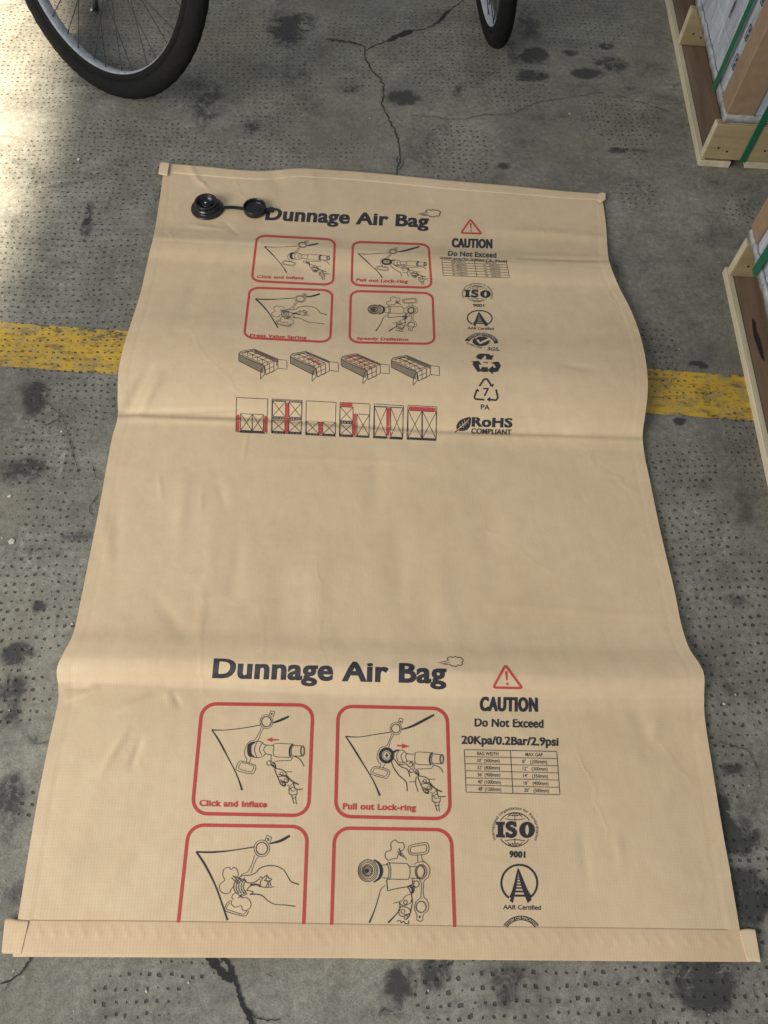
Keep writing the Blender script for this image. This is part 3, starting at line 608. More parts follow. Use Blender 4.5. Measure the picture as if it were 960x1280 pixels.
# --- instruction panels: frames, drawings, captions
def d_bag(k, tip, top, side, w=2.6):
    k.line(top, w, smooth=True, taper=(.45, .4, .5, .55, 1.3)); k.line(side, w, smooth=True, taper=(1.1, 1, .8, .7, 1.1))
def d_capring(k, cx, cy, r1, r2, tabx, taby, ang):
    k.circ(cx, cy, r1, r1 * 1.02, .75); k.circ(cx, cy, r2, r2 * 1.02, 1.2)
def drawing1(k):
    k.line([(165, 240), (260, 241), (380, 228), (512, 205)], 1.7, smooth=True, taper=(1.1, .6, .7, .8)); k.line([(600, 190), (650, 172), (712, 145)], 3.0, smooth=True, taper=(.6, 1.2, 1.3, .9))
    k.line([(168, 240), (215, 310), (290, 450), (345, 560), (382, 665)], 2.6, smooth=True, taper=(.6, .9, 1.0, .6, .6, .7, 1.2))
    k.circ(553, 182, 34, 36, 1.3); k.circ(553, 182, 45, 49, .7)
    k.line([(570, 140), (584, 104), (612, 112), (600, 150)], .8); k.line([(584, 122), (596, 132)], 1.0); k.line([(596, 120), (584, 134)], 1.0)
    k.line([(535, 228), (520, 250), (500, 300), (490, 318)], .75, smooth=True); k.line([(518, 222), (500, 262), (470, 310), (440, 320), (415, 345), (400, 385), (402, 425), (415, 445), (410, 468)], .75, smooth=True)
    k.line([(445, 440), (432, 472)], .7)
    k.line([(345, 490), (360, 462), (385, 462), (465, 485), (478, 508), (462, 545), (440, 550), (355, 530), (338, 512)], .75, smooth=True, closed=True)
    k.line([(362, 492), (375, 472), (395, 474), (452, 490), (462, 508), (450, 532), (435, 535), (368, 518), (355, 505)], .7, smooth=True, closed=True)
    for x, w in ((432, 2.2), (442, 1.3), (452, 1.8)): k.line([(x + 22, 328), (x - 4, 345), (x - 10, 382), (x - 4, 415), (x + 14, 430)], w, smooth=True)
    for j in range(7): k.line([(424 - 2 * math.sin(j), 345 + j * 12), (446, 343 + j * 12)], .9)
    k.line([(455, 328), (490, 320), (522, 328), (540, 345), (600, 350)], .9, smooth=True); k.line([(458, 432), (500, 436), (530, 425), (545, 412), (590, 415)], .9, smooth=True)
    for x, a, b in ((480, 322, 434), (515, 332, 420), (545, 346, 412)): k.line([(x + 8, a), (x - 12, (a + b) / 2), (x + 6, b)], .8, smooth=True)
    k.line([(600, 352), (620, 336), (735, 340)], .8, smooth=True); k.line([(604, 352), (602, 410), (625, 430), (730, 434)], .8, smooth=True)
    k.line([(740, 340), (722, 362), (716, 395), (722, 430)], 2.4, smooth=True); k.line([(750, 345), (732, 365), (728, 395), (736, 430)], .8, smooth=True)
    k.line([(745, 350), (800, 352)], .9); k.line([(738, 424), (806, 426)], .9); k.circ(808, 389, 15, 37, .9); k.circ(808, 389, 9, 30, .6)
    k.line([(586, 415), (586, 460), (600, 470), (640, 458), (725, 456), (738, 434)], .8); k.circ(570, 474, 15, 16, .8); k.line([(575, 458), (592, 462)], .7); k.line([(572, 490), (595, 488)], .7)
    hand(k, 0, 0)
    k.line([(745, 425), (780, 440), (805, 470), (818, 497)], 1.0, smooth=True)
def hand(k, dx, dy, grip=True):
    o = lambda P: [(x + dx, y + dy) for x, y in P]
    k.line(o([(598, 500), (590, 484), (606, 474), (616, 490), (618, 508), (604, 502)]), 1.3, smooth=True); k.line(o([(600, 486), (610, 506)]), 2.0)
    k.line(o([(610, 515), (622, 550), (640, 590), (652, 620), (672, 634), (690, 628)]), 1.2, smooth=True)
    k.line(o([(612, 512), (640, 516), (668, 524), (688, 540), (692, 556), (672, 562), (640, 552)]), 1.1, smooth=True)
    k.line(o([(688, 536), (735, 536)]), .8); k.circ(660 + dx, 548 + dy, 12, 10, .8)
    k.line(o([(632, 572), (665, 566), (695, 574), (710, 594), (700, 612), (672, 606), (650, 592)]), 1.1, smooth=True); k.circ(688 + dx, 596 + dy, 12, 11, .8)
    k.line(o([(646, 606), (670, 612), (688, 622), (684, 638), (662, 632)]), 1.0, smooth=True); k.circ(674 + dx, 622 + dy, 9, 8, .7)
    k.line(o([(690, 556), (720, 590), (750, 612), (782, 625)]), 1.7, smooth=True)
    k.line(o([(700, 628), (718, 640), (745, 610)]), .8); k.line(o([(745, 610), (752, 650), (772, 660), (808, 658)]), 1.3, smooth=True)
    k.line(o([(712, 645), (714, 690), (730, 700), (745, 755), (752, 752)]), 1.0, smooth=True); k.line(o([(768, 665), (768, 690), (758, 715), (765, 765)]), .9, smooth=True)
    k.line(o([(716, 655), (750, 640)]), 1.0); k.line(o([(730, 702), (762, 695)]), .9); k.line(o([(736, 725), (764, 718)]), .9); k.line(o([(720, 650), (735, 672), (760, 668)]), .8, smooth=True)
def drawing2(k):
    k.line([(122, 286), (220, 290), (330, 272), (440, 256)], 1.7, smooth=True, taper=(1.1, .6, .7, .8)); k.line([(522, 236), (590, 215), (660, 180), (748, 133)], 3.0, smooth=True, taper=(.6, 1.3, 1.4, 1.0))
    k.line([(126, 288), (180, 370), (260, 500), (320, 600), (366, 704)], 2.6, smooth=True, taper=(.6, .9, 1.0, .6, .6, .7, 1.2))
    k.circ(478, 230, 30, 31, 1.3); k.circ(478, 230, 41, 45, .7); k.line([(492, 190), (505, 155), (530, 165), (518, 200)], .8); k.disc(510, 182, 6, 7)
    k.line([(462, 276), (440, 320), (428, 365)], .75, smooth=True); k.line([(448, 270), (430, 320), (412, 352), (375, 362), (352, 395), (346, 435), (358, 470), (372, 480), (362, 505)], .75, smooth=True)
    for r, w in ((52, 1.1), (44, 2.6), (36, .9), (26, .8)): k.circ(412, 420, r, r * 1.05, w)
    k.line([(402, 420), (426, 420)], 1.6); k.line([(414, 405), (414, 435)], 1.6)
    k.line([(398, 480), (390, 510)], .7)
    k.line([(305, 520), (322, 502), (345, 500), (420, 518), (435, 540), (418, 578), (396, 580), (312, 556), (302, 540)], .75, smooth=True, closed=True)
    k.line([(320, 524), (332, 510), (352, 512), (412, 528), (420, 544), (408, 564), (390, 566), (325, 546), (316, 536)], .7, smooth=True, closed=True)
    for x, w in ((452, 2.4), (466, 1.2)): k.line([(x + 40, 382), (x + 8, 395), (x - 4, 420), (x - 6, 440)], w, smooth=True)
    k.line([(490, 382), (530, 385), (555, 408), (612, 410)], .9, smooth=True); k.line([(500, 468), (540, 470), (560, 460), (600, 465)], .9, smooth=True)
    for x in (488, 520, 552): k.line([(x + 12, 388 + (x - 488) * .25), (x - 6, 425), (x + 8, 468)], .8, smooth=True)
    k.line([(612, 410), (632, 396), (735, 402)], .8, smooth=True); k.line([(614, 410), (612, 462), (630, 482), (728, 488)], .8, smooth=True)
    k.line([(738, 400), (722, 420), (716, 452), (724, 485)], 2.4, smooth=True); k.line([(748, 408), (732, 425), (730, 455), (738, 484)], .8, smooth=True)
    k.line([(745, 410), (795, 414)], .9); k.line([(738, 476), (800, 478)], .9); k.circ(802, 446, 14, 34, .9); k.circ(802, 446, 8, 27, .6)
    k.line([(606, 470), (606, 500), (612, 518), (640, 516), (730, 512), (742, 490)], .8)
    k.line([(740, 486), (780, 500), (800, 520), (812, 540)], 1.0, smooth=True)
    # second hand pulling the ring
    k.line([(446, 430), (470, 450), (500, 490), (540, 510), (560, 520), (570, 545), (578, 572)], 1.2, smooth=True); k.line([(500, 480), (520, 486), (548, 480), (570, 498), (590, 500), (596, 480), (582, 468), (572, 482)], 1.2, smooth=True)
    k.line([(446, 460), (462, 505), (500, 560), (545, 600), (556, 630), (558, 672)], 1.3, smooth=True); k.line([(570, 608), (622, 604)], .8); k.line([(622, 570), (618, 620), (636, 676)], 1.1, smooth=True)
    k.circ(588, 528, 14, 14, 1.0)
    hand(k, 22, 52)
def drawing3(k):
    k.line([(160, 213), (270, 215), (400, 203), (548, 180)], 2.0, smooth=True, taper=(1.3, 1.4, .8, .9)); k.line([(650, 158), (720, 140), (785, 105)], 3.0, smooth=True, taper=(.7, 1.2, 1.5, 1.2))
    k.line([(163, 215), (220, 300), (290, 440), (340, 580), (370, 668)], 3.0, smooth=True, taper=(.9, 1.1, 1.0, .8, .8, .8, 1.0))
    k.circ(598, 190, 38, 41, 1.4); k.circ(598, 190, 52, 56, .8); k.line([(618, 138), (632, 102), (664, 116), (652, 152)], .8); k.line([(634, 122), (648, 128)], 1.4); k.line([(632, 132), (646, 138)], 1.4); k.disc(569, 238, 3, 3)
    k.line([(575, 246), (555, 275), (525, 355)], .8, smooth=True); k.line([(550, 235), (535, 285), (505, 345), (470, 360), (448, 385)], .8, smooth=True)
    cloud = [(415, 440), (395, 460), (380, 488), (345, 490), (320, 468), (318, 430), (350, 402), (338, 370), (345, 330), (375, 316), (395, 330), (412, 315), (435, 335), (440, 372), (425, 395)]
    k.line(cloud, .9, smooth=True)
    k.line([(400, 535), (395, 560), (420, 582), (460, 572), (470, 600), (500, 602), (525, 575), (520, 540), (495, 518), (470, 520), (450, 505), (430, 488), (410, 492), (398, 515), (408, 530)], .9, smooth=True)
    k.line([(390, 535), (362, 560), (352, 600), (385, 618), (470, 640), (495, 635), (510, 605)], .9, smooth=True); k.line([(385, 552), (368, 575), (365, 595), (395, 606), (465, 628), (485, 622), (498, 604)], .8, smooth=True)
    for x in (412, 428, 445, 462, 478): k.line([(x + 15, 398), (x, 430), (x + 2, 465), (x + 18, 490)], 1.2, smooth=True)
    for a, b in (((405, 370), (450, 420)), ((395, 385), (440, 425)), ((420, 375), (470, 410)), ((440, 385), (480, 400)), ((450, 505), (490, 485)), ((440, 520), (470, 495)), ((455, 515), (500, 492))): k.line([a, b], 1.1)
    k.line([(448, 385), (470, 372), (520, 368), (560, 350), (585, 322), (640, 305), (700, 310), (745, 335), (770, 375), (795, 412), (845, 430)], 1.2, smooth=True, taper=(.8, 1, 1, 1.2, .8, 1, 1.4))
    k.line([(480, 385), (485, 405), (510, 420), (550, 415), (585, 390)], 1.3, smooth=True); k.line([(520, 432), (560, 430), (590, 445)], 2.2, smooth=True)
    k.line([(585, 378), (605, 388), (630, 368), (645, 388), (665, 395), (650, 410), (660, 440)], 1.1); k.line([(605, 388), (590, 410), (590, 440), (620, 450), (680, 446)], 1.0, smooth=True); k.line([(630, 368), (625, 400), (640, 412), (625, 450)], .9); k.line([(640, 412), (645, 450)], .9); k.line([(612, 400), (640, 412), (652, 400)], 1.0)
    k.line([(500, 470), (510, 450), (530, 438), (580, 432)], 1.1, smooth=True); k.line([(490, 470), (530, 475), (538, 488), (520, 496), (560, 495), (600, 505), (640, 540), (685, 562), (760, 568), (822, 577)], 1.1, smooth=True, taper=(.8, 1, 1.5, 1, .8, 1.2))
def drawing4(k):
    for r, w in ((76, 1.1), (66, .8), (56, .9), (44, .7), (34, 1.1), (24, .8), (14, 1.4), (6, 2)): k.circ(300 - (76 - r) * .1, 348, r * .88, r, w)
    for a in range(0, 360, 24): k.line([(298 + 26 * math.cos(math.radians(a)), 348 + 28 * math.sin(math.radians(a))), (298 + 38 * math.cos(math.radians(a + 14)), 348 + 42 * math.sin(math.radians(a + 14)))], 1.0)
    k.circ(330, 350, 56, 76, 2.2, -80, 80); k.circ(342, 350, 56, 72, .8, -80, 80); k.circ(340, 350, 58, 68, 3.0, -75, 75)
    k.line([(395, 310), (440, 308)], .9); k.line([(400, 396), (440, 400)], .9); k.line([(425, 305), (445, 292), (455, 330), (456, 375), (448, 408), (432, 402)], 1.0, smooth=True); k.line([(432, 300), (444, 340), (440, 400)], .9, smooth=True)
    k.line([(440, 294), (570, 300), (588, 325), (590, 370), (578, 408), (450, 406)], .95, smooth=False); k.line([(588, 320), (632, 318)], .9); k.line([(588, 398), (650, 402)], .9)
    k.circ(662, 356, 28, 42, 1.3); k.circ(664, 356, 40, 50, 1.1); k.circ(668, 352, 18, 32, .8, -90, 90)
    k.line([(615, 305), (645, 290), (690, 290), (718, 318), (724, 355), (712, 395), (690, 412), (682, 440), (682, 520), (705, 550), (718, 590), (708, 625), (680, 648), (672, 692), (640, 688), (635, 650), (620, 610), (628, 565), (655, 540), (664, 520), (665, 430), (650, 410)], .85, smooth=True)
    k.circ(665, 596, 34, 38, 1.3); k.disc(655, 664, 6, 9); k.disc(672, 536, 3, 3)
    k.line([(580, 185), (600, 172), (690, 155), (716, 175), (716, 215), (690, 235), (600, 240), (576, 210)], .85, smooth=True, closed=True); k.line([(592, 192), (606, 184), (685, 170), (702, 182), (702, 208), (685, 222), (606, 228), (590, 208)], .85, smooth=True, closed=True)
    k.line([(640, 238), (642, 288)], .8); k.line([(668, 238), (672, 270), (690, 288)], .8, smooth=True)
    k.line([(505, 240), (500, 262), (465, 268), (440, 277), (420, 255), (424, 220), (458, 206), (458, 160), (485, 138), (510, 155), (540, 158), (550, 190), (535, 210), (515, 208), (520, 190)], .95, smooth=True)
    for a, b in (((510, 200), (565, 272)), ((500, 215), (545, 258)), ((505, 232), (530, 248)), ((515, 205), (530, 250))): k.line([a, b], .9)
    k.line([(428, 408), (436, 486), (500, 470), (590, 455), (605, 440), (608, 402)], 1.2); k.circ(632, 440, 18, 22, 1.0); k.line([(604, 420), (625, 420)], .8); k.line([(606, 462), (625, 462)], .8)
    k.line([(572, 456), (600, 448), (618, 470), (610, 500), (592, 498), (585, 478), (572, 462)], 1.2, smooth=True); k.line([(590, 455), (608, 480), (598, 500)], 2.8, smooth=True)
    k.line([(420, 450), (390, 475), (370, 540), (345, 620), (310, 705)], 1.6, smooth=True, taper=(.5, .6, .8, 1, 1.5))
    k.line([(600, 510), (560, 520), (530, 555), (475, 572)], .9, smooth=True); k.line([(515, 560), (520, 610), (500, 640), (440, 705)], 1.6, smooth=True, taper=(.8, .7, 1, 1.7))
    k.line([(598, 505), (604, 560), (595, 620), (580, 665), (560, 680)], 1.3, smooth=True); k.circ(557, 565, 13, 14, 1.0); k.line([(520, 572), (545, 588), (590, 570), (600, 545)], 1.0, smooth=True)
    k.circ(540, 628, 13, 14, 1.0); k.line([(512, 600), (550, 595), (585, 610), (590, 630)], 1.1, smooth=True); k.line([(512, 610), (516, 650), (545, 662), (585, 640)], 1.1, smooth=True); k.circ(561, 668, 12, 14, 1.0); k.line([(545, 650), (575, 648), (586, 660)], 1.0, smooth=True)
    k.line([(500, 695), (520, 690), (530, 706), (545, 694), (555, 708), (580, 710), (578, 690)], 1.2, smooth=True)
DR = [(drawing1, (235, 870, 5.647), [(100, 55), (882, 65), (850, 845), (28, 830)]), (drawing2, (410, 870, 5.647), [(72, 72), (840, 90), (863, 868), (53, 850)]),
      (drawing3, (215, 1025, 5.333), [(112, 33), (903, 45), (871, 866), (24, 853)]), (drawing4, (405, 1025, 5.486), [(72, 55), (872, 68), (902, 916), (46, 900)])]
UP = [[(321.3, 294.4), (418.5, 299.4), (416.3, 356.3), (314.4, 351.3)], [(441, 302.3), (535.6, 305.6), (539.4, 360), (439.4, 356.5)],
      [(312.4, 359.6), (415.6, 363), (412.6, 428), (304.8, 422)], [(438.5, 363.8), (540.6, 366.5), (543, 430), (436.9, 428)]]
CAP = ['Click and Inflate', 'Pull out Lock-ring', 'Press Value Spring', 'Speedy Deflation']
CAPQ = [([(80, 777), (557, 787), (557, 748), (82, 735)]), ([(104, 800), (620, 810), (620, 770), (106, 757)]), None, None]
CAPU = [crop(310, 285, 8)([(88, 500), (556, 516), (558, 488), (92, 473)]), crop(430, 285, 8)([(122, 535), (636, 553), (638, 522), (126, 505)]),
        crop(300, 355, 7.68)([(93, 506), (636, 532), (638, 503), (97, 478)]), crop(430, 355, 8)([(126, 558), (640, 570), (642, 545), (130, 531)])]
SHOT = ['hose gun clicked onto the valve', 'hand pulling the lock ring out', 'fingers pressing the valve spring', 'gun deflating through the open valve']
def rrect(r, open_bottom=None):
    P = []
    for cx, cy, a in ((r, r, 180), (1 - r, r, 270), (1 - r, 1 - r, 0), (r, 1 - r, 90)):
        for k in range(8):
            t = math.radians(a + 90 * k / 7); P.append((cx + r * math.cos(t), cy + r * math.sin(t)))
    return P
for i, (fn, cr, src) in enumerate(DR):
    for upper in (0, 1):
        base = crop(*cr); dst = UP[i] if upper else [tuple(p) for p in base(src)]
        H1 = homog([(0, 0), (1, 0), (1, 1), (0, 1)], dst)
        k = Ink(); k.f = H1
        w = 2.7 if upper else 4.2
        if i < 2 or upper: k.line(rrect(.13 if not upper else .12), w, closed=True)
        else:
            P = rrect(.13)[:16]; P = [(0, .865)] + P + [(1, .865)]; k.line(P, w)
        fr = k.build('instruction_panel', RD, bag)
        tag(fr, 'red framed panel on the %s print: %s' % ('upper' if upper else 'lower', SHOT[i]))
        k = Ink(); Hd = homog(src, dst); k.f = Hd; sw = .62 if upper else 1.0
        ol = k.line
        def ln(P, w, smooth=False, closed=False, taper=None, step=None, ol=ol, sw=sw): ol(P, max(w * sw * .80, .42), smooth, closed, taper)
        k.line = ln
        fn(k); k.build('line_drawing', BK, fr)
        if i < 2 and not upper:
            k = Ink(); k.f = Hd
            if i == 0: k.line([(640, 310), (590, 310)], 1.7); k.fill([(595, 292), (552, 310), (595, 326)])
            else: k.line([(485, 350), (525, 353)], 1.7); k.fill([(522, 337), (574, 357), (522, 372)])
            k.build('arrow_print', RD, fr)
        if i < 2 or upper:
            k = Ink(); q = CAPU[i] if upper else base(CAPQ[i]); k.text(CAP[i], q, .024 if upper else .03, space=1.08, fat=.14 if upper else .2); k.build('caption_lettering', RD, fr)
# --- right hand column
def homq(src, dst): return homog(src, dst)
def warn(apex, bl, br, w, ex, name='warning_triangle'):
    k = Ink(); a, b, c = map(np.array, (apex, bl, br)); P = []
    for p, q, r in ((c, a, b), (a, b, c), (b, c, a)):
        u = q + (p - q) * .09; v = q + (r - q) * .09
        for t in np.linspace(0, 1, 5): P.append((1 - t) ** 2 * u + 2 * t * (1 - t) * q + t * t * v)
    k.line(P, w, closed=True)
    m = (b + c) / 2; d = m - a; t0 = a + d * .27; t1 = a + d * .67; k.line([t0, t1], w * .85, taper=(1.2, 1.0, .6)); 
    e = a + d * .83; s_ = w * .55; k.disc(e[0], e[1], s_, s_ * (.8 if w < 2.5 else 1))
    k.build(name, RD, bag)
warn((631.7, 831.5), (616.5, 859.5), (652.8, 860.3), 3.0, 1); warn((587.9, 274.5), (576.2, 291.2), (601.8, 292.2), 2.2, 1)
def T(txt, quad, bold, name, m=BK, parent=bag, space=1.0, shear=0.0, fat=0.0, extra=0.0):
    k = Ink(); k.text(txt, quad, bold, space=space, shear=shear, fat=fat); return k.build(name, m, parent, extra)
T('CAUTION', [(599.9, 888.5), (671.9, 889.6), (671.6, 872.3), (600.7, 871.3)], .034, 'caution_lettering', space=1.12, fat=.7); T('CAUTION', [(565, 309), (615, 310.6), (615, 299.4), (565.3, 298)], .034, 'caution_lettering', space=1.12, fat=.5)
T('Do Not Exceed', [(593.2, 908.2), (679, 909.8), (679, 899.8), (593.5, 898.4)], .022, 'limit_lettering', space=1.05, fat=.25); T('Do Not Exceed', [(560, 319.8), (620.4, 322.4), (620.4, 316), (560.2, 313.9)], .026, 'limit_lettering', space=1.05)
T('20Kpa/0.2Bar/2.9psi', [(576.9, 929.9), (697.8, 932.5), (697.8, 922.4), (577, 920)], .022, 'limit_lettering', space=1.03, fat=.3); T('20Kpa/0.2Bar/2.9psi', [(549.5, 323.6), (634, 327.8), (634, 325.3), (549.5, 321.2)], .018, 'limit_lettering')
ROWS = [('BAG WIDTH', 'MAX GAP'), ('20" (500mm)', '8"   (200mm)'), ('32" (800mm)', '12"   (300mm)'), ('36" (900mm)', '14"   (350mm)'), ('40" (1000mm)', '16"   (400mm)'), ('48" (1200mm)', '20"   (500mm)')]
for q, lw in (([(580.2, 937.1), (695.8, 939.4), (699.8, 993.4), (582.5, 990.2)], .8), ([(552, 324.8), (633.2, 328.0), (636.9, 347.6), (553.8, 344.5)], .55)):
    H1 = homog([(0, 0), (1, 0), (1, 1), (0, 1)], q); k = Ink(); k.f = H1
    k.line([(0, 0), (1, 0), (1, 1), (0, 1)], lw, closed=True)
    for r in range(1, 6): k.line([(0, r / 6), (1, r / 6)], lw * .9)
    k.line([(.503, 0), (.503, 1)], lw); tb = k.build('size_table', BK, bag)
    for col_ in (0, 1):
        k = Ink(); k.f = H1
        for r, ab in enumerate(ROWS):
            s_, c_, wd = ((ab[0], .255, .235 if r else .22), (ab[1], .755, .25 if r else .175))[col_]
            wd = wd * (.92 if lw < .7 else 1); x0 = c_ - wd / 2 * 1.05; x1 = c_ + wd / 2 * 1.05; y0 = (r + .76) / 6; y1 = (r + .26) / 6
            k.text(s_, [(x0, y0), (x1, y0), (x1, y1), (x0, y1)], .004)
        k.build('table_lettering', BK, tb)
# ISO mark
def iso(H, sw, bolds=.02):
    k = Ink(); k.f = H; k.circ(337, 288, 165, 165, 1.0 * sw, 212, 328, 20)
    for e in (.25, .62): k.circ(337, 288, 165 * e, 165, .8 * sw, 222 + (1 - e) * 12, 318 - (1 - e) * 12, 14)
    k.line([(337, 122), (337, 205)], .8 * sw); k.line([(240, 182), (290, 190), (337, 192), (384, 190), (434, 182)], .8 * sw, smooth=True); k.line([(275, 146), (337, 152), (400, 146)], .7 * sw, smooth=True)
    fr = k.build('globe_print', BK, bag)
    k = Ink(); k.f = H; k.circ(337, 288, 165, 165, 1.0 * sw, 35, 147, 20)
    for e in (.25, .62): k.circ(337, 288, 165 * e, 165, .8 * sw, 42 + (1 - e) * 12, 138 - (1 - e) * 12, 14)
    k.line([(337, 372), (337, 453)], .8 * sw); k.line([(240, 398), (290, 388), (337, 386), (384, 388), (434, 398)], .8 * sw, smooth=True); k.line([(275, 432), (337, 424), (400, 432)], .7 * sw, smooth=True)
    k.build('globe_half', BK, fr)
    k = Ink(); k.f = H     # slab letters
    k.fill([(155, 212), (240, 212), (240, 240), (224, 244), (224, 334), (240, 340), (240, 366), (155, 362), (155, 336), (171, 332), (171, 243), (155, 240)])
    k.line([(342, 258), (330, 232), (304, 224), (276, 232), (268, 254), (284, 274), (318, 290), (336, 310), (330, 338), (302, 350), (272, 342), (256, 316)], 5.0 * sw, smooth=True, taper=(.7, .9, 1.05, 1.1, 1.1, 1.1, 1.1, 1.1, 1.05, .9, .7))
    k.fill([(334, 212), (350, 212), (350, 262), (338, 262)]); k.fill([(250, 312), (264, 312), (268, 364), (250, 364)])
    a = np.radians(np.linspace(0, 360, 40, endpoint=False)); O = np.stack([455 + 76 * np.cos(a), 290 + 79 * np.sin(a)], 1); Ii = np.stack([455 + 17 * np.cos(a), 290 + 50 * np.sin(a)], 1)
    k.add(np.vstack([O, Ii]), [[i, (i + 1) % 40, 40 + (i + 1) % 40, 40 + i] for i in range(40)]); k.build('slab_lettering', BK, fr)
    k = Ink(); k.f = H
    def arc(U):
        an = np.radians(157 + (U[:, 0]) * 228); r = 203 + U[:, 1] * 26
        return np.stack([340 + r * 1.0 * np.cos(an), 300 + r * 1.02 * np.sin(an)], 1)
    k.text('International Organization for Standardization', None, bolds * .35, warp=arc, space=1.12); k.build('arc_lettering', BK, fr)
    return fr
base = crop(600, 1000, 7.756)
lf = iso(base, 1.0)
bx = [(100, 30), (580, 30), (580, 460), (100, 460)]
ub = crop(540, 250, 4.129)([(146, 416), (322, 421), (320, 530), (148, 525)])
iso(homog(bx, ub), .50)
T('9001', base([(285, 556), (436, 560), (437, 500), (287, 494)]), .03, 'number_lettering', space=1.1, fat=.35); T('9001', crop(540, 250, 4.129)([(211, 551), (269, 553), (269, 538), (211, 536)]), .03, 'number_lettering')
def aar(H, sw):
    k = Ink(); k.f = H; k.circ(380, 805, 174, 176, 2.5 * sw, -235, 55, 40)
    k.fill([(368, 655), (350, 720), (334, 790), (310, 880), (286, 935), (300, 955), (285, 975), (318, 1000), (330, 940), (350, 850), (362, 770), (370, 700), (382, 770), (404, 850), (440, 945), (462, 1000), (500, 968), (480, 935), (496, 930), (462, 875), (430, 800), (402, 730)])
    for y, a, b, w in ((722, 356, 388, 1.0), (745, 350, 398, 1.1), (768, 343, 408, 1.3), (795, 336, 418, 1.5), (823, 328, 432, 1.7), (853, 318, 446, 1.9), (887, 306, 462, 2.2), (927, 298, 480, 2.6)): k.line([(a, y), (b, y + 2)], w * sw)
    return k.build('track_emblem', BK, bag)
e = aar(base, 1.0); T('AAR Certified', base([(222, 1060), (588, 1066), (588, 1024), (224, 1018)]), .016, 'emblem_lettering', parent=e)
ubA = crop(540, 250, 4.129)([(178, 568), (314, 570), (314, 654), (180, 652)])
e = aar(homog([(198, 620), (566, 620), (566, 1000), (198, 1000)], ubA), .55); T('AAR Certified', crop(540, 250, 4.129)([(183, 668), (319, 672), (319, 659), (184, 655)]), .014, 'emblem_lettering', parent=e)
# certification arch, lower (cut by the end strip) and upper
k = Ink(); k.f = base; k.circ(397, 1330, 184, 186, 5.6, -146, -34, 24); e = k.build('certificate_arch', BK, bag)
k = Ink(); k.f = base
k.text('SYSTEM CERTIFICATION', None, .012, warp=lambda U: np.stack([397 + (171 + U[:, 1] * 26) * np.cos(np.radians(-146 + U[:, 0] * 112)), 1330 + (173 + U[:, 1] * 26) * np.sin(np.radians(-146 + U[:, 0] * 112))], 1), space=1.05); k.build('arch_lettering', M['knock'], e, .0004)
uc = crop(540, 250, 4.129)
k = Ink(); k.f = uc; k.circ(255, 742, 76, 48, 4.2, -162, -2, 24, taper=(1.1, 1, .9, 1, 1.2)); k.circ(255, 730, 46, 26, 0.1 + 0)
k.fill([(176, 716), (186, 722), (186, 728), (168, 728)])
a = np.radians(np.linspace(0, 360, 30, endpoint=False)); k.fill(np.stack([253 + 44 * np.cos(a), 729 + 25 * np.sin(a)], 1)); e = k.build('certificate_arch', BK, bag)
k = Ink(); k.f = uc; k.text('SYSTEM CERTIFICATION', None, .01, warp=lambda U: np.stack([255 + (70 + U[:, 1] * 12) * np.cos(np.radians(-150 + U[:, 0] * 130)), 742 + (43.5 + U[:, 1] * 9) * np.sin(np.radians(-150 + U[:, 0] * 130))], 1))
k.line([(232, 722), (248, 740), (300, 716)], 2.6); k.line([(222, 716), (240, 704), (262, 704)], 1.2, smooth=True); k.build('arch_lettering', M['knock'], e, .0004)
k = Ink(); k.f = uc; k.text('ISO9001:2008', None, .0, warp=lambda U: np.stack([176 + U[:, 0] * 80 - U[:, 1] * -3, 742 + U[:, 0] * 34 - (U[:, 0] ** 2) * 8 - U[:, 1] * 8], 1)); k.text('SGS', [(284, 776), (343, 779), (343, 762), (286, 760)], .02, shear=.2); k.line([(338, 776), (352, 778)], .7); k.build('emblem_lettering', BK, e)
# recycling mark
k = Ink(); k.f = uc
k.fill([(233, 800), (250, 793), (292, 795), (302, 803), (318, 800), (308, 826), (270, 822), (282, 815), (274, 802), (252, 826), (226, 815)])
k.fill([(198, 834), (240, 830), (256, 852), (240, 850), (252, 884), (240, 888), (232, 884), (208, 848), (214, 838)])
k.fill([(258, 862), (288, 864), (288, 888), (258, 888), (248, 878)]); k.fill([(326, 836), (342, 834), (356, 856), (340, 886), (314, 890), (314, 900), (286, 878), (314, 856), (316, 866), (330, 866), (320, 848), (302, 840)])
e = k.build('recycling_mark', BK, bag)
k = Ink(); k.f = uc; k.text('PE', [(266, 843), (290, 844), (290, 836), (266, 835)], .02); k.build('mark_lettering', BK, e)
k = Ink(); k.f = uc
k.line([(244, 962), (268, 926), (284, 924), (306, 958)], 2.2); k.fill([(294, 960), (320, 948), (314, 966)])
k.line([(330, 978), (340, 1020), (330, 1034), (294, 1030)], 2.2); k.fill([(300, 1016), (282, 1030), (300, 1043)])
k.line([(270, 1032), (224, 1028), (218, 1018), (230, 984)], 2.2); k.fill([(220, 986), (236, 974), (244, 990)])
e = k.build('recycling_triangle', BK, bag); T('7', uc([(264, 1012), (295, 1015), (295, 972), (264, 970)]), .014, 'mark_lettering', parent=e); T('PA', uc([(251, 1081), (298, 1084), (298, 1059), (252, 1055)]), .018, 'mark_lettering', parent=e)
T('RoHS', uc([(205, 1170), (413, 1175), (415, 1128), (207, 1122)]), .034, 'compliance_lettering', space=1.06, fat=.35); T('COMPLIANT', uc([(202, 1207), (407, 1214), (408, 1188), (203, 1181)]), .010, 'compliance_lettering', space=1.06, fat=.15, extra=.0012)
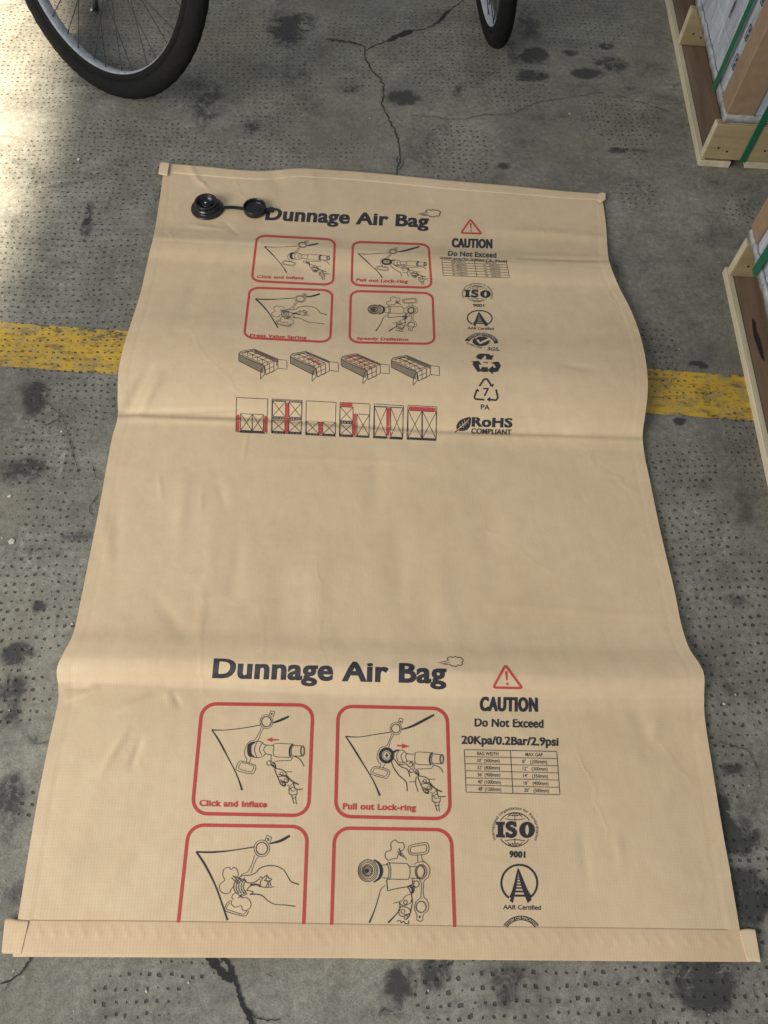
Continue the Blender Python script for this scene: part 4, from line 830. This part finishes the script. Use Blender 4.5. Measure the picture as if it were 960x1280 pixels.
k = Ink(); k.f = uc; k.fill([(128, 1186), (126, 1165), (140, 1142), (165, 1128), (198, 1122), (200, 1150), (192, 1176), (174, 1190), (150, 1193), (136, 1190)], smooth=True); k.line([(118, 1200), (132, 1188)], 1.2); e = k.build('leaf_emblem', BK, bag)
k = Ink(); k.f = uc; k.line([(130, 1188), (160, 1162), (190, 1134)], .8, smooth=True)
for t_ in (.25, .45, .65): x_, y_ = 130 + 60 * t_, 1188 - 54 * t_; k.line([(x_, y_), (x_ - 2, y_ - 18)], .5); k.line([(x_, y_), (x_ + 20, y_ - 2)], .5)
k.build('leaf_veins', M['knock'], e, .0004)
# container drawings
cc = crop(290, 430, 3.556)
for n_, (dx, dy) in enumerate(((0, 0), (229, 10), (455, 21), (678, 28))):
    k = Ink(); k.f = lambda P, dx=dx, dy=dy: cc(np.asarray(P).reshape(-1, 2) + [dx, dy]); w = .55
    k.line([(30, 45), (38, 34), (97, 23), (203, 67), (204, 110), (150, 138)], w * 1.3); k.line([(30, 45), (30, 76), (133, 128)], w * 1.3); k.line([(30, 45), (60, 62), (105, 82), (140, 95)], w * 1.2)
    k.line([(36, 40), (97, 28), (196, 70)], w * .9)
    for j in range(30):
        t_ = j / 29; x_ = 30 + 108 * t_; k.line([(x_, 47 + 47 * t_), (x_, 77 + 52 * t_)], .40)
    for j in range(0, 22):
        t_ = j / 21; x_ = 100 + 100 * t_; k.line([(x_, 26 + 42 * t_), (x_, 34 + 42 * t_ + (6 if n_ in (0, 3) else 0))], .6)
    for a_, b_ in (((60, 33), (165, 84)), ((45, 48), (140, 92)), ((80, 30), (185, 76))): k.line([a_, b_], w)
    for j in range(5):
        t_ = j / 4; x_ = 42 + 88 * t_; y_ = 44 + 44 * t_; k.line([(x_, y_), (x_ + 26, y_ - 8), (x_ + 52, y_ - 13)], w); k.line([(x_ + 26, y_ - 8), (x_ + 27, y_ + 6)], w)
    k.line([(145, 98), (150, 136), (186, 122), (186, 78), (145, 98)], w * 1.2); k.line([(147, 117), (186, 100)], w * 1.1); k.line([(165, 90), (168, 129)], w * 1.1)
    k.line([(203, 69), (243, 73), (244, 113), (205, 108)], w * 1.1); k.line([(143, 96), (128, 122), (126, 158), (145, 134), (143, 96)], w * 1.2)
    fr = k.build('container_drawing', BK, bag)
    k = Ink(); k.f = lambda P, dx=dx, dy=dy: cc(np.asarray(P).reshape(-1, 2) + [dx, dy])
    if n_ == 0:
        for j in range(9): k.line([(104 + j * 10.5, 36 + j * 4.3), (112 + j * 10.5, 34 + j * 4.3)], .8)
        k.line([(198, 76), (197, 98)], 1.0); k.line([(185, 76), (192, 80)], .8)
    elif n_ == 1: k.line([(105, 52), (160, 78), (162, 84)], .8); k.line([(112, 50), (166, 76)], .6)
    elif n_ == 2:
        for j in range(5): k.line([(46 + j * 24, 48 + j * 11), (98 + j * 24, 32 + j * 11)], 1.0)
        k.line([(50, 36), (100, 28), (190, 66)], .7)
    else: k.line([(96, 48), (150, 76), (150, 84)], .7)
    k.build('bag_highlight', RD, fr)
def cargo(frame, boxes, bars, pals, hl=()):
    k = Ink(); k.f = cc; k.line(frame, .75, closed=True)
    for (x0, y0, x1, y1) in boxes:
        sl = 3 * (x1 - x0) / 60; Q = [(x0, y0), (x1, y0 + sl), (x1 - 1, y1 + sl), (x0, y1)]
        k.line(Q, .8, closed=True); k.line([Q[0], Q[2]], .65); k.line([Q[1], Q[3]], .65)
    for x0, x1, y in pals:
        sl = 3 * (x1 - x0) / 60; k.line([(x0, y), (x1, y + sl)], .8); k.line([(x0, y + 6), (x1, y + 6 + sl)], .7)
        for t_ in (.06, .5, .94): xx_ = x0 + (x1 - x0) * t_; k.line([(xx_ - 5, y + 3 + sl * t_), (xx_ + 5, y + 3 + sl * t_)], 2.0)
        for t_ in (.28, .72): xx_ = x0 + (x1 - x0) * t_; k.line([(xx_ - 3, y + 3 + sl * t_), (xx_ + 3, y + 3 + sl * t_)], 1.1)
    for a_, b_ in hl: k.line([a_, b_], .7)
    fr = k.build('cargo_diagram', BK, bag)
    k = Ink(); k.f = cc
    for a_, b_, w in bars:
        k = Ink(); k.f = cc; k.line([a_, b_], w, taper=(.9, 1.05, .95, 1.05, .9)); k.build('bag_highlight', RD, fr)
cargo([(20, 238), (158, 245), (155, 397), (17, 390)], [(38, 310, 90, 384), (90, 312, 140, 387)], [((27, 315), (26, 388), 3.6), ((150, 320), (148, 393), 3.8)], [(36, 88, 387), (88, 140, 389)])
cargo([(178, 245), (312, 252), (307, 402), (175, 395)], [(180, 254, 238, 322), (253, 258, 310, 325), (178, 337, 236, 388), (252, 340, 308, 391)], [((244, 262), (243, 396), 4.2)], [(180, 236, 326), (253, 309, 329), (177, 235, 390), (251, 307, 393)], [((178, 250), (312, 257))])
cargo([(330, 253), (462, 260), (458, 410), (327, 403)], [(330, 343, 386, 397), (403, 346, 460, 400)], [((394, 346), (393, 403), 3.8)], [(328, 386, 398), (402, 458, 402)])
cargo([(480, 260), (613, 267), (608, 415), (477, 410)], [(480, 279, 538, 341), (480, 353, 536, 403), (555, 312, 610, 407)], [((483, 270), (535, 272), 4.2), ((545, 310), (543, 408), 4.0)], [(480, 537, 344), (478, 535, 405), (553, 608, 408)])
cargo([(632, 267), (762, 275), (757, 422), (628, 413)], [(633, 279, 688, 410), (705, 282, 760, 413)], [((696, 284), (692, 408), 4.0)], [(629, 686, 412), (702, 757, 416)], [((632, 277), (760, 284))])
cargo([(782, 273), (910, 280), (907, 428), (777, 420)], [(782, 295, 844, 416), (846, 299, 908, 419)], [((786, 286), (904, 292), 4.6)], [(778, 842, 418), (843, 905, 421)])

# ------------------------------------------------------------------ inflation valve
vb = hit([[259.5, 261.5]])[0]; cb = hit([[319, 264]])[0]
valve = obj('inflation_valve', (lambda bm: (lathe(bm, [(.002, .0005), (.037, .0005), (.0395, .0020), (.0395, .0042), (.037, .0055), (.0300, .0062), (.0290, .0100), (.0300, .0105), (.0300, .0125), (.0270, .0135), (.0262, .0205), (.0275, .0212), (.0275, .0238), (.0262, .0248), (.0232, .0246), (.0222, .0235), (.0215, .0080), (.0150, .0070), (.002, .0070)], 64, Matrix.Translation(Vector(vb))), bm)[1])(bmesh.new()), M['black_plastic'], bag, True)
bm = bmesh.new()
for a in range(0, 360, 30):
    c, s_ = math.cos(math.radians(a)), math.sin(math.radians(a)); p = Vector(vb) + Vector((.0275 * c, .0275 * s_, .0145))
    tube(bm, [p, p + Vector((.0008 * c, .0008 * s_, .0055))], .0011, 6)
obj('grip_rib', bm, M['black_plastic'], valve)
bm = bmesh.new(); lathe(bm, [(.001, .007), (.0125, .007), (.0135, .009), (.0125, .0175), (.0095, .0195), (.0085, .0180), (.0075, .0180), (.0065, .0205), (.001, .0212)], 40, Matrix.Translation(Vector(vb))); obj('valve_plunger', bm, M['black_plastic'], valve, True)
bm = bmesh.new(); bmesh.ops.create_icosphere(bm, subdivisions=2, radius=.0032, matrix=Matrix.Translation(Vector(vb) + Vector((-.001, -.002, .0215)))); obj('spring_tip', bm, M['steel'], valve, True)
bm = bmesh.new(); lathe(bm, [(.001, .0012), (.0262, .0012), (.0275, .0030), (.0278, .0150), (.0268, .0165), (.0252, .0160), (.0245, .0130), (.0240, .0050), (.0225, .0040), (.001, .0040)], 56, Matrix.Translation(Vector(cb)))
cap_ = obj('valve_cap', bm, M['black_plastic'], bag, True)
dirv = Vector((cb[0] - vb[0], cb[1] - vb[1], 0)).normalized(); per = Vector((-dirv.y, dirv.x, 0))
def band(bm, pts, w, th):
    rows = []
    for p in pts:
        p = Vector(p); rows.append([bm.verts.new(p + per * w / 2 + Vector((0, 0, th))), bm.verts.new(p - per * w / 2 + Vector((0, 0, th))), bm.verts.new(p - per * w / 2), bm.verts.new(p + per * w / 2)])
    for A_, B_ in zip(rows, rows[1:]):
        for i in range(4): bm.faces.new((A_[i], A_[(i + 1) % 4], B_[(i + 1) % 4], B_[i]))
    bm.faces.new(rows[0][::-1]); bm.faces.new(rows[-1])
bm = bmesh.new(); P = []
for t_ in np.linspace(0, 1, 9):
    q = np.array(vb) * (1 - t_) + np.array(cb) * t_; q = q + np.array([dirv.x, dirv.y, 0]) * (.034 * (1 - t_) - .026 * t_); P.append((q[0], q[1], max(q[2], 0) + .0045 + .003 * math.sin(math.pi * t_)))
band(bm, P, .0085, .0026); bmesh.ops.recalc_face_normals(bm, faces=bm.faces); obj('cap_tether', bm, M['black_plastic'], bag)
bm = bmesh.new(); q0 = Vector(cb) + dirv * .026 + Vector((0, 0, .004)); band(bm, [q0, q0 + dirv * .008, q0 + dirv * .016 + Vector((0, 0, .0005))], .0120, .0035)
lathe(bm, [(.001, 0), (.0072, 0), (.0078, .002), (.0074, .0052), (.001, .0056)], 20, Matrix.Translation(q0 + dirv * .014)); bmesh.ops.recalc_face_normals(bm, faces=bm.faces); obj('pull_tab', bm, M['black_plastic'], cap_)

# ------------------------------------------------------------------ bicycles (only a wheel of each shows)
def bicycle(loc, yaw, lean, R, r, label, kick, back):
    t = empty('bicycle', (loc[0], loc[1], 0)); tag(t, label, 'bicycle')
    d = Vector((math.cos(yaw), math.sin(yaw), 0)); nz = Vector((-math.sin(yaw), math.cos(yaw), 0))
    u = Vector((0, 0, 1)) * math.cos(lean) + nz * math.sin(lean); n = d.cross(u)
    Mx = Matrix(((d.x, u.x, n.x, 0), (d.y, u.y, n.y, 0), (d.z, u.z, n.z, 0), (0, 0, 0, 1)))
    def L(bm): bmesh.ops.transform(bm, matrix=Mx, verts=bm.verts); return bm
    for wx in (0, back * 1.04):
        c = Vector((wx, R, 0))
        wh = empty('wheel', (0, 0, 0)); wh.parent = t
        bm = bmesh.new(); N = 120; K = 16; rings = []
        for i in range(N):
            a = 2 * math.pi * i / N; rg = []
            for j in range(K):
                b = 2 * math.pi * j / K; rr = r * (1 + (.05 if j in (0,) else 0)); kn = .0012 * (1 if (i + (j % 2)) % 2 else 0) * (1 if abs(math.cos(b)) > .6 and math.cos(b) > 0 else 0)
                q = R - r + (rr + kn) * math.cos(b); rg.append(bm.verts.new(c + Vector((q * math.cos(a), q * math.sin(a), (rr + kn) * math.sin(b)))))
            rings.append(rg)
        for i in range(N):
            for j in range(K): bm.faces.new((rings[i][j], rings[i][(j + 1) % K], rings[(i + 1) % N][(j + 1) % K], rings[(i + 1) % N][j]))
        obj('tyre', L(bm), M['rubber'], wh, True)
        bm = bmesh.new(); Ri = R - 2 * r; prof = [(Ri + .008, r * .72), (Ri - .006, r * .72), (Ri - .009, r * .68), (Ri - .014, r * .40), (Ri - .014, -r * .40), (Ri - .009, -r * .68), (Ri - .006, -r * .72), (Ri + .008, -r * .72), (Ri + .008, -r * .55), (Ri + .001, -r * .3), (Ri + .001, r * .3), (Ri + .008, r * .55)]
        rings = [[bm.verts.new(c + Vector((q * math.cos(2 * math.pi * i / 96), q * math.sin(2 * math.pi * i / 96), z))) for q, z in prof] for i in range(96)]
        for i in range(96):
            for j in range(len(prof)): bm.faces.new((rings[i][j], rings[i][(j + 1) % len(prof)], rings[(i + 1) % 96][(j + 1) % len(prof)], rings[(i + 1) % 96][j]))
        bmesh.ops.recalc_face_normals(bm, faces=bm.faces); rm = obj('rim', L(bm), M['alu'], wh, True); rm.data.materials.append(M['rubber'])
        for pg in rm.data.polygons:
            if pg.index % len(prof) in (0, 1, 5, 6, 7, 8, 9, 10, 11): pg.material_index = 1
        bm = bmesh.new(); tube(bm, [c + Vector((0, 0, -.045)), c + Vector((0, 0, .045))], .010, 16)
        for z in (-.032, .032): tube(bm, [c + Vector((0, 0, z - .002)), c + Vector((0, 0, z + .002))], .024, 20)
        obj('hub', L(bm), M['alu'], wh, True)
        for i in range(36):
            a = 2 * math.pi * (i + .5) / 36; sd = .032 if i % 2 else -.032; off = 1.15 * (1 if (i // 2) % 2 else -1)
            bm = bmesh.new(); p0 = c + Vector((.021 * math.cos(a + off), .021 * math.sin(a + off), sd)); p1 = c + Vector(((Ri - .012) * math.cos(a), (Ri - .012) * math.sin(a), sd * .12)); p2 = p1 + (p0 - p1).normalized() * .014
            tube(bm, [p0, p2], .0013, 6); tube(bm, [p2, p1], .0018, 6); obj('spoke', L(bm), M['spoke'], wh)
    s = back; ax = Vector((0, R, 0)); ax2 = Vector((s * 1.04, R, 0))
    def T_(name, pts, rad, m=M['frame'], n=12):
        bm = bmesh.new(); tube(bm, pts, rad, n); return obj(name, L(bm), m, t, True)
    crown = Vector((s * .16, R * 2 + .08, 0)); head = Vector((s * .22, R * 2 + .22, 0)); bb = Vector((s * .60, R * .85, 0)); seat = Vector((s * .74, R * 2 + .18, 0))
    for z in (-.05, .05): T_('fork_blade', [ax + Vector((0, 0, z)), Vector((s * .04, R + .12, z)), crown + Vector((0, 0, z * .7))], [.009, .011, .014])
    T_('head_tube', [crown, head], .018); T_('down_tube', [crown + Vector((s * .02, .04, 0)), bb], .017); T_('top_tube', [head, seat], .014); T_('seat_tube', [bb, seat + Vector((s * .03, .12, 0))], .015)
    for z in (-.055, .055): T_('rear_stay', [bb + Vector((0, 0, z * .4)), ax2 + Vector((0, 0, z)), seat + Vector((0, -.03, z * .3))], .008)
    T_('handlebar', [head + Vector((0, .05, -.28)), head + Vector((-s * .03, .08, -.12)), head + Vector((-s * .05, .07, 0)), head + Vector((-s * .03, .08, .12)), head + Vector((0, .05, .28))], .012)
    bm = bmesh.new(); sc_ = seat + Vector((s * .03, .15, 0)); tube(bm, [sc_ + Vector((-s * .13, 0, 0)), sc_ + Vector((-s * .05, .005, 0)), sc_ + Vector((s * .04, .01, 0)), sc_ + Vector((s * .12, .015, 0))], [.018, .030, .060, .055], 16); obj('saddle', L(bm), M['rubber'], t, True)
    if kick is not None:
        p = kick - Vector((loc[0], loc[1], 0)); q = Mx @ (bb + Vector((s * .1, 0, 0)))
        bm = bmesh.new(); tube(bm, [q, p + Vector((.01, .10, .24)), p + Vector((.0, .012, .03)), p + Vector((0, 0, .006))], [.007, .008, .008, .011], 10); ks = obj('kickstand', bm, M['frame'], t, True)
        bm = bmesh.new(); bmesh.ops.create_icosphere(bm, subdivisions=2, radius=.006, matrix=Matrix.Translation(p + Vector((-.012, -.004, .012)))); obj('stand_tip', bm, M['steel'], ks, True)
    return t
bicycle((-.770 * .9, 2.214 * .9), -.661, .340, .36, .0245, 'bicycle with thick black tyre and grey rim leaning beyond the bag corner with the valve', Vector(un(122, 17)), -1)
bicycle((.4333 * .9, 2.5507 * .9), 1.657, .133, .36 * .85, .0225, 'bicycle whose narrow upright wheel stands between floor crack and dark oil spots', None, 1)

# ------------------------------------------------------------------ pallets with wrapped loads
def rotm(a): return Matrix.Rotation(a, 4, 'Z')
def pallet(origin, ang, L, Wd, label, ys_, far_first=False):
    t = empty('pallet', (origin[0], origin[1], 0), ang); tag(t, label, 'pallet', 'wooden pallets along the right')
    sgn = 1
    for x in (0, .119, Wd / 2 - .04, Wd - .20, Wd - .08):
        bm = bmesh.new(); box(bm, x, x + .0775, 0, L, 0.0005, .018, .0015)
        b = obj('bottom_board', bm, M['wood_shaded'] if x == 0 else M['wood_pale'], t)  # outer board carries its shade in the darker wood colour
        if x == 0:   # sawn pale edge strip of the outer board
            bm = bmesh.new(); box(bm, -.0042, 0, 0, L, .0005, .0195, .0012); box(bm, 0, .009, 0.001, L - .001, .0183, .0197, .0004); obj('sawn_edge', bm, M['wood_pale'], b)
            bm = bmesh.new(); box(bm, -.003, .0775, -.0035, 0, .0005, .0178, .001); obj('board_end', bm, M['wood_pale'], b)
    for y in ys_:
        bm = bmesh.new(); box(bm, .002, Wd, y, y + .022, .0202, .118, .0015); st = obj('stringer', bm, M['wood_gold'], t)
        bm = bmesh.new(); box(bm, -.001, .002, y + .001, y + .021, .0204, .117, .0008); obj('sawn_end', bm, M['wood_pale'], st)
    for i in range(9):
        bm = bmesh.new(); y = i * (L - .09) / 8; box(bm, .022, Wd - .002, y + .006, y + .088, .1185, .1335, .0015); obj('deck_board', bm, M['wood_pale'], t)
    for x in (.03, .055, .15, .175):
        for y in ys_:
            bm = bmesh.new(); lathe(bm, [(.0005, 0), (.0028, 0), (.0028, .0008), (.0005, .0010)], 10, Matrix.Translation((x, y - .0002, .035 + .6 * (x % .04))) @ Matrix.Rotation(math.pi / 2, 4, 'X')); obj('nail', bm, M['spoke'], t)
    return t
def load(origin, ang, x0, y0, L, Wd, Hh, label, corners, straps, marks, z0=.1345, hem=True):
    t = empty('wrapped_load', (origin[0], origin[1], 0), ang); tag(t, label, 'load', 'wrapped loads on the pallets')
    bm = bmesh.new(); lay = 12; hz = (Hh - z0) / lay
    for i in range(lay): box(bm, x0 + random.uniform(0, .0015), x0 + Wd, y0 + random.uniform(0, .0015), y0 + L, z0 + i * hz + .0004, z0 + (i + 1) * hz - .0004, .0035)
    obj('carton_stack', bm, M['film'], t)
    # bunched film hem round the foot
    bm = bmesh.new(); pts = [(x0 - .003, y0 + L), (x0 - .003, y0 - .003), (x0 + Wd, y0 - .003)]
    n = 90; rows = []
    for i in range(2 * n):
        if i < n: tt = i / (n - 1); p = Vector((x0 - .004, y0 + L * (1 - tt) - .004, 0)); o_ = Vector((-1, 0, 0))
        else: tt = (i - n) / (n - 1); p = Vector((x0 - .004 + Wd * tt, y0 - .004, 0)); o_ = Vector((0, -1, 0))
        w1 = random.uniform(0, .0022); zt = z0 + .009 + random.uniform(-.003, .003)
        rows.append([bm.verts.new(p + o_ * w1 + Vector((0, 0, zt))), bm.verts.new(p + o_ * (w1 + .002) + Vector((0, 0, z0 + .004))), bm.verts.new(p + o_ * random.uniform(0, .002) + Vector((0, 0, z0 - .013))), bm.verts.new(p - o_ * .003 + Vector((0, 0, z0 - .013))), bm.verts.new(p - o_ * .003 + Vector((0, 0, zt)))])
    for A_, B_ in zip(rows, rows[1:]):
        for i in range(5): bm.faces.new((A_[i], A_[(i + 1) % 5], B_[(i + 1) % 5], B_[i]))
    bmesh.ops.recalc_face_normals(bm, faces=bm.faces); obj('film_hem', bm, M['film_band'], t, True)
    for (cx, cy, sx, sy, w) in corners:
        bm = bmesh.new()
        prof = [(cx - sx * .006, cy + sy * w), (cx - sx * .006, cy - sy * .004), (cx - sx * .004, cy - sy * .006), (cx + sx * w, cy - sy * .006), (cx + sx * w, cy - sy * .0025), (cx - sx * .0025, cy - sy * .0025), (cx - sx * .0025, cy + sy * w)]
        lo = [bm.verts.new((a, b, z0 + .010)) for a, b in prof]; hi = [bm.verts.new((a, b, Hh + .01)) for a, b in prof]
        for i in range(len(prof)): bm.faces.new((lo[i], lo[(i + 1) % len(prof)], hi[(i + 1) % len(prof)], hi[i]))
        bm.faces.new(lo[::-1]); bm.faces.new(hi); bmesh.ops.recalc_face_normals(bm, faces=bm.faces); obj('corner_protector', bm, M['card'], t)
    for kind, p, w in straps:
        bm = bmesh.new()
        if kind == 'front':
            box(bm, p - w / 2, p + w / 2, y0 - .0125, y0 - .0115, .0195, Hh, 0); box(bm, p - w / 2, p + w / 2, y0 - .0125, y0 + .05, .0183, .0195, 0)
        else: box(bm, x0 - .0135, x0 - .0122, p - w / 2, p + w / 2, .0290 if 0 else z0 - .012, Hh, 0)
        obj('strap', bm, M['strap'], t)
    for (y, z, w, h) in marks:
        bm = bmesh.new(); xx = x0 - .0035
        for j in range(2): box(bm, xx, xx + .0008, y + w * .30, y + w * .55, z + h * (j * .45 + .12), z + h * (j * .45 + .40), 0)
        for a_ in (0, w): box(bm, xx, xx + .0008, y + a_ - .0008, y + a_ + .0008, z, z + h, 0)
        for b_ in (0, h): box(bm, xx - .0002, xx + .0006, y, y + w, z + b_ - .0008, z + b_ + .0008, 0)
        obj('printed_mark', bm, M['black_ink'], t)
    return t
O1 = un(873.5, 206.6); A1 = math.radians(-4.0); P1 = pallet(O1, A1, 1.1, .75, 'wooden pallet with golden front stringer, clear of the yellow line', (.002, .49, 1.0))
load(O1, A1, .017, .010, 1.08, .72, 1.05, 'film-wrapped white stack with small black marks on the pallet clear of the yellow line', [(.017, .010, 1, 1, .062)], [('front', .105, .016), ('side', .128, .024)],
     [(.083, .205, .020, .030), (.083, .275, .020, .030), (.083, .355, .020, .030), (.083, .440, .020, .030), (.24, .24, .008, .09), (.33, .30, .008, .12)])
O2 = un(904.5, 341) ; A2 = math.radians(-3.5); ey = np.array([math.sin(-A2), math.cos(A2)]); L2 = 1.15
O2n = (O2[0] - (-math.sin(A2)) * L2, O2[1] - math.cos(A2) * L2, 0)
P2 = pallet(O2n, A2, L2, .75, 'wooden pallet with black knot in its bottom board, standing on the yellow line', (.1, .60, L2 - .030))
load(O2n, A2, .006, .02, L2 - .025, .72, 1.05, 'film-wrapped white stack on the pallet that stands on the yellow line', [(.006, L2 - .005, 1, -1, .055)], [('side', L2 - .125, .026)], [])
# black knot in the nearer board
bm = bmesh.new(); kk = [un(*p, .0202) for p in ((940, 397), (943.5, 402), (944.5, 412), (950, 425), (953, 440), (955, 452), (951, 446), (946, 432), (942, 420), (940.5, 408))]
vs = [bm.verts.new(Vector(p) - Vector(O2n)) for p in kk]; bm.faces.new(vs)
bmesh.ops.transform(bm, matrix=Matrix.Rotation(-A2, 4, 'Z'), verts=bm.verts)
obj('knot', bm, M['crack'], P2)
